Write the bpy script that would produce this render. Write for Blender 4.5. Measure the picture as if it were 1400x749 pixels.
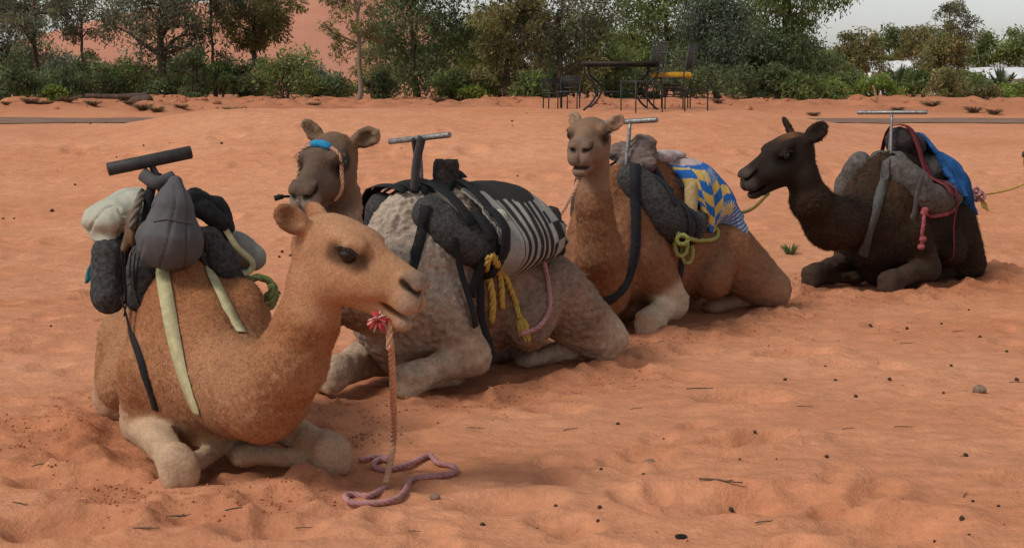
import bpy, math, random
import numpy as np
from mathutils import Vector, Matrix
from mathutils.bvhtree import BVHTree

for o in list(bpy.data.objects):
    bpy.data.objects.remove(o)
SC = bpy.context.scene
COL = SC.collection
R = math.radians
rng = np.random.default_rng(7)
random.seed(7)

# ------------------------------------------------------------------ camera, sky, sun, exposure
F, HZ, CH = 2200.0, 95.0, 1.9            # focal length in photo pixels, horizon row, camera height in metres
TILT = math.atan((374.5 - HZ) / F)
cam_d = bpy.data.cameras.new('camera')
cam = bpy.data.objects.new('camera', cam_d)
COL.objects.link(cam)
cam.location = (0, 0, CH)
cam.rotation_euler = (R(90) - TILT, 0, 0)
cam_d.sensor_width = 36
cam_d.lens = 36 * F / 1400
cam_d.clip_start = 0.1
cam_d.clip_end = 9000
SC.camera = cam

SUN_EL, SUN_AZ = 48, 235                 # degrees; azimuth clockwise from +Y: behind the camera, to the left
world = bpy.data.worlds.new('World')
SC.world = world
world.use_nodes = True
wn = world.node_tree
sky = wn.nodes.new('ShaderNodeTexSky')
sky.sky_type = 'NISHITA'
sky.sun_disc = False
sky.sun_elevation = R(SUN_EL)
sky.sun_rotation = R(SUN_AZ)
sky.dust_density = 1.0
sky.air_density = 1.0
hsv = wn.nodes.new('ShaderNodeHueSaturation')
hsv.inputs['Saturation'].default_value = 0.26
bg = wn.nodes['Background']
bg.inputs['Strength'].default_value = 0.086
wn.links.new(sky.outputs[0], hsv.inputs['Color'])
wn.links.new(hsv.outputs[0], bg.inputs['Color'])
sun_d = bpy.data.lights.new('sun', 'SUN')
sun_d.energy = 1.5
sun_d.angle = R(15)
sun_d.color = (1.0, 0.95, 0.88)
sun = bpy.data.objects.new('sun', sun_d)
COL.objects.link(sun)
_sd = Vector((math.sin(R(SUN_AZ)) * math.cos(R(SUN_EL)), math.cos(R(SUN_AZ)) * math.cos(R(SUN_EL)), math.sin(R(SUN_EL))))
sun.rotation_euler = _sd.to_track_quat('Z', 'Y').to_euler()
sun.location = _sd * 50
SC.view_settings.view_transform = 'Standard'
SC.view_settings.look = 'None'
SC.view_settings.exposure = 0.52
SC.view_settings.gamma = 1.0
SC.view_settings.use_curve_mapping = False

# ------------------------------------------------------------------ pixel helpers (a pixel gives a direction, the depth is stated)
def ray(px, py):
    u, v = (px - 700) / F, (374.5 - py) / F
    c, s = math.cos(TILT), math.sin(TILT)
    return np.array([u, c + v * s, -s + v * c])
def P(px, py, Y):
    r = ray(px, py)
    return np.array([0, 0, CH]) + r * (Y / r[1])

# ------------------------------------------------------------------ noise
def _hash(ix, iy, iz, seed):
    h = (ix.astype(np.int64) * 374761393 + iy.astype(np.int64) * 668265263 + iz.astype(np.int64) * 2147483647 + seed * 974711) & 0xffffffff
    h = ((h ^ (h >> 13)) * 1274126177) & 0xffffffff
    h = ((h ^ (h >> 16)) * 2246822519) & 0xffffffff
    return ((h ^ (h >> 15)) & 0xffff).astype(np.float32) / 32767.5 - 1.0
def vnoise(p, seed=0):
    p = np.asarray(p, np.float32)
    i = np.floor(p).astype(np.int64)
    f = p - i
    u = f * f * (3 - 2 * f)
    r = 0
    for dx in (0, 1):
        for dy in (0, 1):
            for dz in (0, 1):
                w = (u[..., 0] if dx else 1 - u[..., 0]) * (u[..., 1] if dy else 1 - u[..., 1]) * (u[..., 2] if dz else 1 - u[..., 2])
                r = r + w * _hash(i[..., 0] + dx, i[..., 1] + dy, i[..., 2] + dz, seed)
    return r
def fbm(p, seed=0, octv=4, lac=2.1, gain=0.5):
    p = np.asarray(p, np.float32)
    a, r, t = 1.0, 0, 0
    for o in range(octv):
        r = r + a * vnoise(p, seed + o * 17)
        t += a
        a *= gain
        p = p * lac + 3.7
    return r / t
def sstep(a, b, x):
    t = np.clip((x - a) / (b - a), 0, 1)
    return t * t * (3 - 2 * t)

# ------------------------------------------------------------------ object helpers
def tag(o, label=None, cat=None, group=None, kind=None):
    if label: o['label'] = label
    if cat: o['category'] = cat
    if group: o['group'] = group
    if kind: o['kind'] = kind
    return o
def empty(name, loc=(0, 0, 0), rz=0, parent=None):
    o = bpy.data.objects.new(name, None)
    COL.objects.link(o)
    o.location = tuple(float(v) for v in loc)
    o.rotation_euler = (0, 0, rz)
    o.empty_display_size = 0.1
    return o
def wl(o):
    """world offset of an object placed by this script (location only)"""
    return np.array(o.location)
def mesh_np(name, V, polys, mat, parent=None, smooth=True, loc=None, cols=None, rz=0):
    """V (n,3) array, polys = (loops, starts, totals) or a list of index tuples or an (m,k) int array"""
    V = np.asarray(V, np.float32)
    if loc is not None:
        V = V - np.asarray(loc, np.float32)
    me = bpy.data.meshes.new(name)
    if isinstance(polys, np.ndarray):
        m, k = polys.shape
        loops = polys.reshape(-1); starts = np.arange(m) * k; tot = np.full(m, k)
    else:
        loops = np.array([i for f in polys for i in f], np.int64)
        tot = np.array([len(f) for f in polys], np.int64)
        starts = np.concatenate([[0], np.cumsum(tot)[:-1]]) if len(tot) else tot
    me.vertices.add(len(V)); me.vertices.foreach_set('co', V.reshape(-1))
    me.loops.add(len(loops)); me.loops.foreach_set('vertex_index', loops.astype(np.int32))
    me.polygons.add(len(tot)); me.polygons.foreach_set('loop_start', starts.astype(np.int32))
    me.polygons.foreach_set('loop_total', tot.astype(np.int32))
    me.update(calc_edges=True)
    me.validate()
    if smooth and len(tot):
        me.polygons.foreach_set('use_smooth', np.ones(len(me.polygons), bool))
    if cols is not None:
        ca = me.color_attributes.new('col', 'FLOAT_COLOR', 'POINT')
        c4 = np.ones((len(V), 4), np.float32); c4[:, :3] = cols
        ca.data.foreach_set('color', c4.reshape(-1))
    if mat is not None:
        me.materials.append(mat)
    o = bpy.data.objects.new(name, me)
    COL.objects.link(o)
    if loc is not None:
        o.location = tuple(float(v) for v in loc)
        o.rotation_euler = (0, 0, rz)
    if parent is not None:
        o.parent = parent
    return o
class MB:
    """collects pieces into one mesh"""
    def __init__(s):
        s.v = []; s.f = []; s.n = 0; s.c = []
    def add(s, V, Fc, col=None):
        V = np.asarray(V, float)
        s.v.append(V); s.f.extend([tuple(int(i) + s.n for i in q) for q in Fc]); s.n += len(V)
        s.c.append(np.tile(np.asarray(col if col is not None else (1, 1, 1), float), (len(V), 1)))
        return s
    def tube(s, pts, r, seg=8, cap=True, col=None, flat=1.0, up=None):
        V, Fc = tube_vf(pts, r, seg, cap, flat, up)
        return s.add(V, Fc, col)
    def box(s, c, size, M=None, col=None):
        c = np.asarray(c, float); h = np.asarray(size, float) / 2
        V = np.array([[x, y, z] for x in (-1, 1) for y in (-1, 1) for z in (-1, 1)], float) * h
        if M is not None: V = V @ np.asarray(M).T
        return s.add(V + c, [(0, 1, 3, 2), (4, 6, 7, 5), (0, 4, 5, 1), (2, 3, 7, 6), (0, 2, 6, 4), (1, 5, 7, 3)], col)
    def build(s, name, mat, parent=None, loc=None, smooth=True, cols=False):
        V = np.concatenate(s.v)
        if parent is not None and loc is None:
            loc = None
            V = V - wl(parent)
            return mesh_np(name, V, s.f, mat, parent, smooth, None, np.concatenate(s.c) if cols else None)
        if loc is None:
            loc = np.array([V[:, 0].mean(), V[:, 1].mean(), V[:, 2].min()])
        return mesh_np(name, V, s.f, mat, parent, smooth, loc, np.concatenate(s.c) if cols else None)
def frames(pts, up=None):
    pts = np.asarray(pts, float)
    T = np.gradient(pts, axis=0)
    T /= np.linalg.norm(T, axis=1, keepdims=True) + 1e-9
    N = np.zeros_like(T)
    u = np.array([0, 0, 1.0]) if up is None else np.asarray(up, float)
    if abs(T[0] @ u) > 0.95: u = np.array([0, 1.0, 0]) if abs(T[0][1]) < .9 else np.array([1.0, 0, 0])
    n = u - T[0] * (u @ T[0]); n /= np.linalg.norm(n)
    for i in range(len(pts)):
        n = n - T[i] * (n @ T[i]); n /= np.linalg.norm(n) + 1e-9
        N[i] = n
    return T, N, np.cross(T, N)
def tube_vf(pts, r, seg=8, cap=True, flat=1.0, up=None):
    pts = np.asarray(pts, float); n = len(pts)
    r = np.broadcast_to(np.asarray(r, float), (n,))
    T, N, B = frames(pts, up)
    a = np.arange(seg) / seg * 2 * math.pi
    V = (pts[:, None] + r[:, None, None] * (N[:, None] * np.cos(a)[None, :, None] * flat + B[:, None] * np.sin(a)[None, :, None])).reshape(-1, 3)
    Fc = []
    for i in range(n - 1):
        for j in range(seg):
            k = (j + 1) % seg
            Fc.append((i * seg + j, i * seg + k, (i + 1) * seg + k, (i + 1) * seg + j))
    if cap:
        Fc.append(tuple(range(seg - 1, -1, -1))); Fc.append(tuple((n - 1) * seg + j for j in range(seg)))
    return V, Fc
def spline(pts, n=40):
    """Catmull-Rom through the points"""
    pts = np.asarray(pts, float)
    if len(pts) == 2:
        return pts[0] + (pts[1] - pts[0]) * np.linspace(0, 1, n)[:, None]
    p = np.vstack([2 * pts[0] - pts[1], pts, 2 * pts[-1] - pts[-2]])
    m = len(pts) - 1
    t = np.linspace(0, m - 1e-6, n)
    i = t.astype(int); u = (t - i)[:, None]
    a, b, c, d = p[i], p[i + 1], p[i + 2], p[i + 3]
    return 0.5 * (2 * b + (c - a) * u + (2 * a - 5 * b + 4 * c - d) * u * u + (3 * b - a - 3 * c + d) * u ** 3)
def rope_vf(pts, r, turns_per_m=14, seg=6, strands=3):
    """a laid rope: helical strands round the path"""
    pts = np.asarray(pts, float)
    L = np.concatenate([[0], np.cumsum(np.linalg.norm(np.diff(pts, axis=0), axis=1))])
    n = max(12, int(L[-1] / (r * 0.9)))
    s = np.linspace(0, L[-1], n)
    q = np.stack([np.interp(s, L, pts[:, k]) for k in range(3)], 1)
    T, N, B = frames(q)
    out = []
    for k in range(strands):
        a = s * turns_per_m * 2 * math.pi + k * 2 * math.pi / strands
        c = q + (N * np.cos(a)[:, None] + B * np.sin(a)[:, None]) * r * 0.5
        out.append(tube_vf(c, r * 0.56, seg))
    return out
def add_rope(mb, pts, r, tpm=14, col=None, n=60, seg=5):
    tpm = 0.145 / r
    for V, Fc in rope_vf(spline(pts, n), r, tpm, seg):
        mb.add(V, Fc, col)
    return mb

# ------------------------------------------------------------------ materials
def mat_new(name):
    m = bpy.data.materials.new(name)
    m.use_nodes = True
    nt = m.node_tree
    return m, nt, nt.nodes['Principled BSDF']
def N_(nt, t, **kw):
    n = nt.nodes.new(t)
    for k, v in kw.items():
        if k.startswith('_'): setattr(n, k[1:], v)
        else: n.inputs[k].default_value = v
    return n
def simple(name, c, rough=0.8, metal=0.0, nscale=30, var=0.25, bump=0.15, bscale=120, bdist=0.004, spec=0.3, attr=None, stretch=None):
    """base colour broken by noise, with a fine bump; attr names a colour attribute to use instead of c"""
    m, nt, bs = mat_new(name)
    tc = N_(nt, 'ShaderNodeTexCoord')
    co = tc.outputs['Object']
    if stretch:
        mp = N_(nt, 'ShaderNodeMapping'); mp.inputs['Scale'].default_value = stretch
        nt.links.new(co, mp.inputs['Vector']); co = mp.outputs[0]
    n1 = N_(nt, 'ShaderNodeTexNoise', Scale=nscale, Detail=5.0, Roughness=0.6)
    nt.links.new(co, n1.inputs['Vector'])
    mr = N_(nt, 'ShaderNodeMapRange'); mr.inputs['From Min'].default_value = 0.3; mr.inputs['From Max'].default_value = 0.7
    mr.inputs['To Min'].default_value = 1 - var; mr.inputs['To Max'].default_value = 1 + var
    nt.links.new(n1.outputs['Fac'], mr.inputs['Value'])
    mx = N_(nt, 'ShaderNodeVectorMath', _operation='SCALE')
    if attr:
        at = N_(nt, 'ShaderNodeAttribute', _attribute_name=attr)
        nt.links.new(at.outputs['Color'], mx.inputs[0])
    else:
        mx.inputs[0].default_value = c
    nt.links.new(mr.outputs[0], mx.inputs['Scale'])
    nt.links.new(mx.outputs[0], bs.inputs['Base Color'])
    bs.inputs['Roughness'].default_value = rough
    bs.inputs['Metallic'].default_value = metal
    bs.inputs['Specular IOR Level'].default_value = spec
    if bump:
        n2 = N_(nt, 'ShaderNodeTexNoise', Scale=bscale, Detail=4.0, Roughness=0.65)
        nt.links.new(co, n2.inputs['Vector'])
        b = N_(nt, 'ShaderNodeBump', Strength=bump, Distance=bdist)
        nt.links.new(n2.outputs['Fac'], b.inputs['Height'])
        nt.links.new(b.outputs[0], bs.inputs['Normal'])
    return m

# ------------------------------------------------------------------ signed-distance modelling (smooth unions, then surface nets)
def RC(a, b, ra, rb, k=0.05, sub=False):
    return ('rc', np.array(a, float), np.array(b, float), ra, rb, k, sub)
def EL(c, Rv, k=0.05, M=None, sub=False):
    return ('el', np.array(c, float), np.array(Rv, float), np.eye(3) if M is None else np.array(M, float), 0, k, sub)
def xf(prims, o, M, s=1.0):
    """move primitives into a frame: columns of M are the axes"""
    out = []
    for q in prims:
        if q[0] == 'rc':
            out.append(('rc', o + M @ (q[1] * s), o + M @ (q[2] * s), q[3] * s, q[4] * s, q[5] * s, q[6]))
        else:
            out.append(('el', o + M @ (q[1] * s), q[2] * s, M @ q[3], 0, q[5] * s, q[6]))
    return out
def sdf_mesh(prims, h, fine=None, hf=None, noise=None):
    """prims in order -> (verts, quads). fine = (lo, hi) box with grid step hf"""
    lo = np.full(3, 1e9); hi = -lo
    bbs = []
    for q in prims:
        if q[0] == 'rc':
            l = np.minimum(q[1] - q[3], q[2] - q[4]); u = np.maximum(q[1] + q[3], q[2] + q[4])
        else:
            e = np.sqrt(((q[3] * q[2][None]) ** 2).sum(1)); l = q[1] - e; u = q[1] + e
        bbs.append((l, u))
        if not q[6]:
            lo = np.minimum(lo, l); hi = np.maximum(hi, u)
    lo -= 3 * h + 0.02; hi += 3 * h + 0.02
    ax = []
    for d in range(3):
        if fine is None:
            ax.append(np.arange(lo[d], hi[d] + h, h))
        else:
            a, b = fine[0][d], fine[1][d]
            p1 = np.arange(a, lo[d] - h, -h)[::-1]; p2 = np.arange(a + hf, b, hf); p3 = np.arange(p2[-1] + hf, hi[d] + h, h)
            ax.append(np.concatenate([p1, p2, p3]))
    X = [a.astype(np.float32) for a in ax]
    D = np.full((len(X[0]), len(X[1]), len(X[2])), 1.0, np.float32)
    for q, (l, u) in zip(prims, bbs):
        k = q[5]; mg = k + 2.5 * h
        sl = [slice(max(0, np.searchsorted(X[d], l[d] - mg) - 1), np.searchsorted(X[d], u[d] + mg) + 1) for d in range(3)]
        gx = X[0][sl[0]][:, None, None]; gy = X[1][sl[1]][None, :, None]; gz_ = X[2][sl[2]][None, None, :]
        if gx.size == 0 or gy.size == 0 or gz_.size == 0: continue
        if q[0] == 'rc':
            a, b, ra, rb = q[1], q[2], q[3], q[4]
            ab = b - a; L2 = ab @ ab + 1e-12
            t = np.clip(((gx - a[0]) * ab[0] + (gy - a[1]) * ab[1] + (gz_ - a[2]) * ab[2]) / L2, 0, 1)
            d = np.sqrt((gx - a[0] - t * ab[0]) ** 2 + (gy - a[1] - t * ab[1]) ** 2 + (gz_ - a[2] - t * ab[2]) ** 2) - (ra + (rb - ra) * t)
        else:
            c, Rv, M = q[1], q[2], q[3]
            k0 = 0; k1 = 0
            for j in range(3):
                e = (gx - c[0]) * M[0, j] + (gy - c[1]) * M[1, j] + (gz_ - c[2]) * M[2, j]
                k0 = k0 + (e / Rv[j]) ** 2; k1 = k1 + (e / Rv[j] ** 2) ** 2
            k0 = np.sqrt(k0); k1 = np.sqrt(k1) + 1e-6
            d = np.where(k0 < 0.05, -Rv.min(), k0 * (k0 - 1) / k1)
        S = D[sl[0], sl[1], sl[2]]
        if q[6]:
            hh = np.maximum(k - np.abs(S + d), 0) / k
            S[...] = np.maximum(S, -d) + hh * hh * k / 4
        else:
            hh = np.maximum(k - np.abs(S - d), 0) / k
            S[...] = np.minimum(S, d) - hh * hh * k / 4
    return surface_nets(D, X)
def surface_nets(D, X):
    ins = D < 0
    nx, ny, nz = D.shape
    c = np.zeros((nx - 1, ny - 1, nz - 1), np.uint8)
    for dx in (0, 1):
        for dy in (0, 1):
            for dz in (0, 1):
                c += ins[dx:nx - 1 + dx, dy:ny - 1 + dy, dz:nz - 1 + dz]
    I = np.argwhere((c > 0) & (c < 8))
    idx = np.full(c.shape, -1, np.int64)
    idx[I[:, 0], I[:, 1], I[:, 2]] = np.arange(len(I))
    acc = np.zeros((len(I), 3)); cnt = np.zeros(len(I))
    cor = [(0, 0, 0), (1, 0, 0), (0, 1, 0), (1, 1, 0), (0, 0, 1), (1, 0, 1), (0, 1, 1), (1, 1, 1)]
    for a in range(8):
        for b in range(a + 1, 8):
            if sum(x != y for x, y in zip(cor[a], cor[b])) != 1: continue
            ia = I + cor[a]; ib = I + cor[b]
            va = D[ia[:, 0], ia[:, 1], ia[:, 2]]; vb = D[ib[:, 0], ib[:, 1], ib[:, 2]]
            m = (va < 0) != (vb < 0)
            t = (va / (va - vb + 1e-12))[:, None]
            pa = np.stack([X[d][ia[:, d]] for d in range(3)], 1); pb = np.stack([X[d][ib[:, d]] for d in range(3)], 1)
            acc[m] += (pa + (pb - pa) * t)[m]; cnt[m] += 1
    V = acc / np.maximum(cnt, 1)[:, None]
    Q = []
    for d in range(3):
        s0 = [slice(None)] * 3; s1 = [slice(None)] * 3
        s0[d] = slice(0, -1); s1[d] = slice(1, None)
        ch = ins[tuple(s0)] != ins[tuple(s1)]
        E_ = np.argwhere(ch)
        e1, e2 = (d + 1) % 3, (d + 2) % 3
        ok = (E_[:, e1] > 0) & (E_[:, e2] > 0) & (E_[:, e1] < D.shape[e1] - 1) & (E_[:, e2] < D.shape[e2] - 1)
        E_ = E_[ok]
        o1 = np.zeros(3, int); o1[e1] = 1; o2 = np.zeros(3, int); o2[e2] = 1
        q = [E_ - o1 - o2, E_ - o2, E_, E_ - o1]
        q = np.stack([idx[a[:, 0], a[:, 1], a[:, 2]] for a in q], 1)
        flip = ~ins[E_[:, 0], E_[:, 1], E_[:, 2]]
        q[flip] = q[flip][:, ::-1]
        Q.append(q)
    return V, np.concatenate(Q)
def vert_normals(V, Q):
    n = np.cross(V[Q[:, 2]] - V[Q[:, 0]], V[Q[:, 3]] - V[Q[:, 1]])
    N = np.zeros_like(V)
    for k in range(4):
        np.add.at(N, Q[:, k], n)
    return N / (np.linalg.norm(N, axis=1, keepdims=True) + 1e-12)
def relax(V, Q, it=1, w=0.5):
    for _ in range(it):
        S = np.zeros_like(V); c = np.zeros(len(V))
        for k in range(4):
            np.add.at(S, Q[:, k], V[Q[:, (k + 1) % 4]] + V[Q[:, (k + 3) % 4]]); np.add.at(c, Q[:, k], 2)
        V = V + w * (S / np.maximum(c, 1)[:, None] - V)
    return V
def lump(name, prims, h, mat, parent=None, amp=0.006, nsc=14, seed=1, octv=4, rel=1, loc=None, cols=None):
    """a soft thing (pad, bag, bundle) from world-space primitives"""
    V, Q = sdf_mesh(prims, h)
    V = relax(V, Q, rel)
    if amp:
        V = V + vert_normals(V, Q) * (fbm(V * nsc, seed, octv) * amp)[:, None]
    c = cols(V) if cols else None
    if parent is not None:
        return mesh_np(name, V - wl(parent), Q, mat, parent, True, None, c)
    loc = np.array([V[:, 0].mean(), V[:, 1].mean(), V[:, 2].min()]) if loc is None else loc
    return mesh_np(name, V, Q, mat, None, True, loc, c)

# ------------------------------------------------------------------ the camels' places (origin under the hump, heading in degrees from +X)
class Frame:
    def __init__(s, ox, oy, yaw, S):
        s.o = np.array([ox, oy, 0.0]); s.yaw = R(yaw); s.S = S
        a = s.yaw
        s.M = np.array([[math.cos(a), -math.sin(a), 0], [math.sin(a), math.cos(a), 0], [0, 0, 1.0]])
    def w(s, p):                       # local (unscaled) -> world
        return s.o + s.M @ (np.asarray(p, float) * s.S)
    def l(s, p):                       # world -> local (unscaled)
        return s.M.T @ (np.asarray(p, float) - s.o) / s.S
    def onx(s, px, py, x):             # where the pixel's ray crosses the local plane x
        r = ray(px, py); c = np.array([0, 0, CH]); f = s.M[:, 0]
        return c + r * ((x * s.S - (c - s.o) @ f) / (r @ f))
    def ony(s, px, py, y):
        r = ray(px, py); c = np.array([0, 0, CH]); f = s.M[:, 1]
        return c + r * ((y * s.S - (c - s.o) @ f) / (r @ f))
    def ws(s, pts):
        return np.array([s.w(p) for p in pts])
FA = Frame(-1.60, 8.05, -72, 0.95)
FB = Frame(-0.385, 9.96, -133.8, 1.03)
FC = Frame(1.03, 12.2, -132, 1.05)
FD = Frame(3.47, 14.35, -131, 1.02)

# ------------------------------------------------------------------ ground
FOOT = []
_r = np.random.default_rng(11)
for _ in range(400):
    y = 5.2 + 18 * _r.random() ** 1.2
    x = (_r.random() * 2 - 1) * (0.36 * y + 1.0)
    FOOT.append((x, y, _r.uniform(0.05, 0.13) * (1 if y < 12 else 1.4), _r.uniform(0.012, 0.045) * (1 if y < 12 else 1.3), _r.uniform(0, 3.14), _r.uniform(1.0, 1.9)))
for px, py, rr, dp in [(1020, 548, .17, .05), (1060, 600, .12, .05), (1015, 608, .13, .045), (950, 480, .1, .05), (1090, 485, .16, .06), (860, 500, .12, .05), (965, 690, .2, .05), (520, 470, .1, .04),
                       (1080, 690, .22, .05), (100, 655, .16, .05), (60, 480, .14, .03), (540, 580, .2, .05), (1210, 720, .2, .05), (760, 560, .12, .03), (380, 730, .15, .04), (100, 720, .17, .05), (690, 690, .15, .04)]:
    r_ = ray(px, py); q = np.array([0, 0, CH]) + r_ * (-CH / r_[2])
    FOOT.append((q[0], q[1], rr, dp * 1.5, 0.2, 1.5))
def base_z(x, y):
    side = np.abs(x + 0.5) / np.maximum(y, 1)
    crest = 1.30 - 0.36 * sstep(0.14, 0.27, side)
    z = crest * sstep(15, 25.5, y) ** 1.15
    road = 0.98 + 0 * x
    z = z + (road - crest) * sstep(25.3, 27.6, y)
    z = z + 0.20 * sstep(30.6, 33.0, y) - 0.06 * sstep(36, 42, y) - 1.6 * sstep(46, 115, y)
    return z
def gz(x, y, foot=True):
    x = np.asarray(x, np.float32); y = np.asarray(y, np.float32)
    p = np.stack([x, y, np.zeros_like(x)], -1)
    z = base_z(x, y)
    near = 1 - sstep(14, 30, y)
    amp = 0.6 + 0.4 * near
    z = z + 0.030 * fbm(p * np.array([.75, .95, 1]), 3, 3) * amp
    z = z + 0.020 * fbm(p * np.array([2.2, 3.6, 1]), 5, 3) * amp
    z = z + 0.016 * fbm(p * np.array([4.5, 9, 1]), 9, 4) * near
    z = z - 0.016 * np.clip(np.abs(fbm(p * np.array([3.1, 5.5, 1]), 15, 3)) * -1 + .10, 0, 1) / .10 * near * np.clip(fbm(p * .9, 16, 2) + .3, 0, 1)
    # trodden, clodded sand round each kneeling camel
    dist = np.full(x.shape, 9.0, np.float32)
    for fr in (FA, FB, FC, FD):
        dx = x - fr.o[0]; dy = y - fr.o[1]
        lx = (dx * fr.M[0, 0] + dy * fr.M[1, 0]) / fr.S + 0.1; ly = (dx * fr.M[0, 1] + dy * fr.M[1, 1]) / fr.S
        e = np.sqrt((lx / 1.15) ** 2 + (ly / 0.55) ** 2)
        dist = np.minimum(dist, e)
    ring = np.exp(-((dist - 1.12) / 0.22) ** 2)
    z = z + ring * (0.028 + 0.075 * fbm(p * 4.5, 21, 4)) - 0.02 * (dist < 0.9)
    clod = np.clip(fbm(p * 9, 31, 3), 0.02, 1) - 0.02
    patch = np.clip(fbm(p * 1.1, 41, 2) + 0.25, 0, 1)
    z = z + clod * (0.085 * np.exp(-((dist - 1.3) / 0.5) ** 2) + 0.02 * patch * near)
    # rubble on the bank before the trees
    bank = sstep(31, 33, y) * (1 - sstep(39, 44, y))
    z = z + bank * (0.16 * fbm(p * 2.2, 51, 4) + 0.12 * np.clip(fbm(p * .6, 55, 2), 0, 1))
    return z
def add_feet(X, Y, Z, rows):
    for (fx, fy, fr, fd, an, el) in FOOT:
        a, b = np.searchsorted(rows, fy - fr * 3.2), np.searchsorted(rows, fy + fr * 3.2)
        if b <= a: continue
        dx = X[a:b] - fx; dy = Y[a:b] - fy
        c, s = math.cos(an), math.sin(an)
        q = np.sqrt(((dx * c + dy * s) / el) ** 2 + (-dx * s + dy * c) ** 2) / fr
        Z[a:b] += np.where(q < 3, -fd * np.exp(-(q ** 4) * 0.9) + 0.35 * fd * np.exp(-((q - 1.35) / 0.35) ** 2), 0)
rows = np.concatenate([np.linspace(-40, 3.4, 14), np.geomspace(4.2, 46, 620), np.geomspace(47, 7000, 40)])
u = np.linspace(-1, 1, 500)
us = np.sign(u) * (0.72 * np.abs(u) + 0.28 * np.abs(u) ** 3)
W = np.where(rows < 46, 4 + 0.62 * np.maximum(rows, 4), 4 + 0.62 * 46 + (rows - 46) * 1.4)
GX = (us[None] * W[:, None]).astype(np.float32); GY = np.repeat(rows[:, None], len(u), 1).astype(np.float32)
GZ = gz(GX, GY)
add_feet(GX, GY, GZ, rows)
nr, nc = GX.shape
ii = np.arange(nr * nc).reshape(nr, nc)
GQ = np.stack([ii[:-1, :-1], ii[:-1, 1:], ii[1:, 1:], ii[1:, :-1]], -1).reshape(-1, 4)
GV = np.stack([GX, GY, GZ], -1).reshape(-1, 3)
# damp, freshly turned sand where the animals have dug themselves in
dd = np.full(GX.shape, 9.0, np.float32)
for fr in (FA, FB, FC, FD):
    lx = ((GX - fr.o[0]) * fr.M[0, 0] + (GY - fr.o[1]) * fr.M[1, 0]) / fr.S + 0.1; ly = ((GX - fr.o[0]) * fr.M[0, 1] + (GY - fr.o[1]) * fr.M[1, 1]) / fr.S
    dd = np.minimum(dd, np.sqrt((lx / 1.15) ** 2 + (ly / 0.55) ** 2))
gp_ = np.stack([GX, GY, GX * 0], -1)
DAMP = np.clip((1 - sstep(1.1, 2.2, dd)) * (.75 + .9 * fbm(gp_ * 3.2, 91, 4)) + .55 * np.clip(fbm(gp_ * np.array([1.2, 2.2, 1]), 93, 4) - .12, 0, 1) * (1 - sstep(14, 24, GY)), 0, 1)

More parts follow.
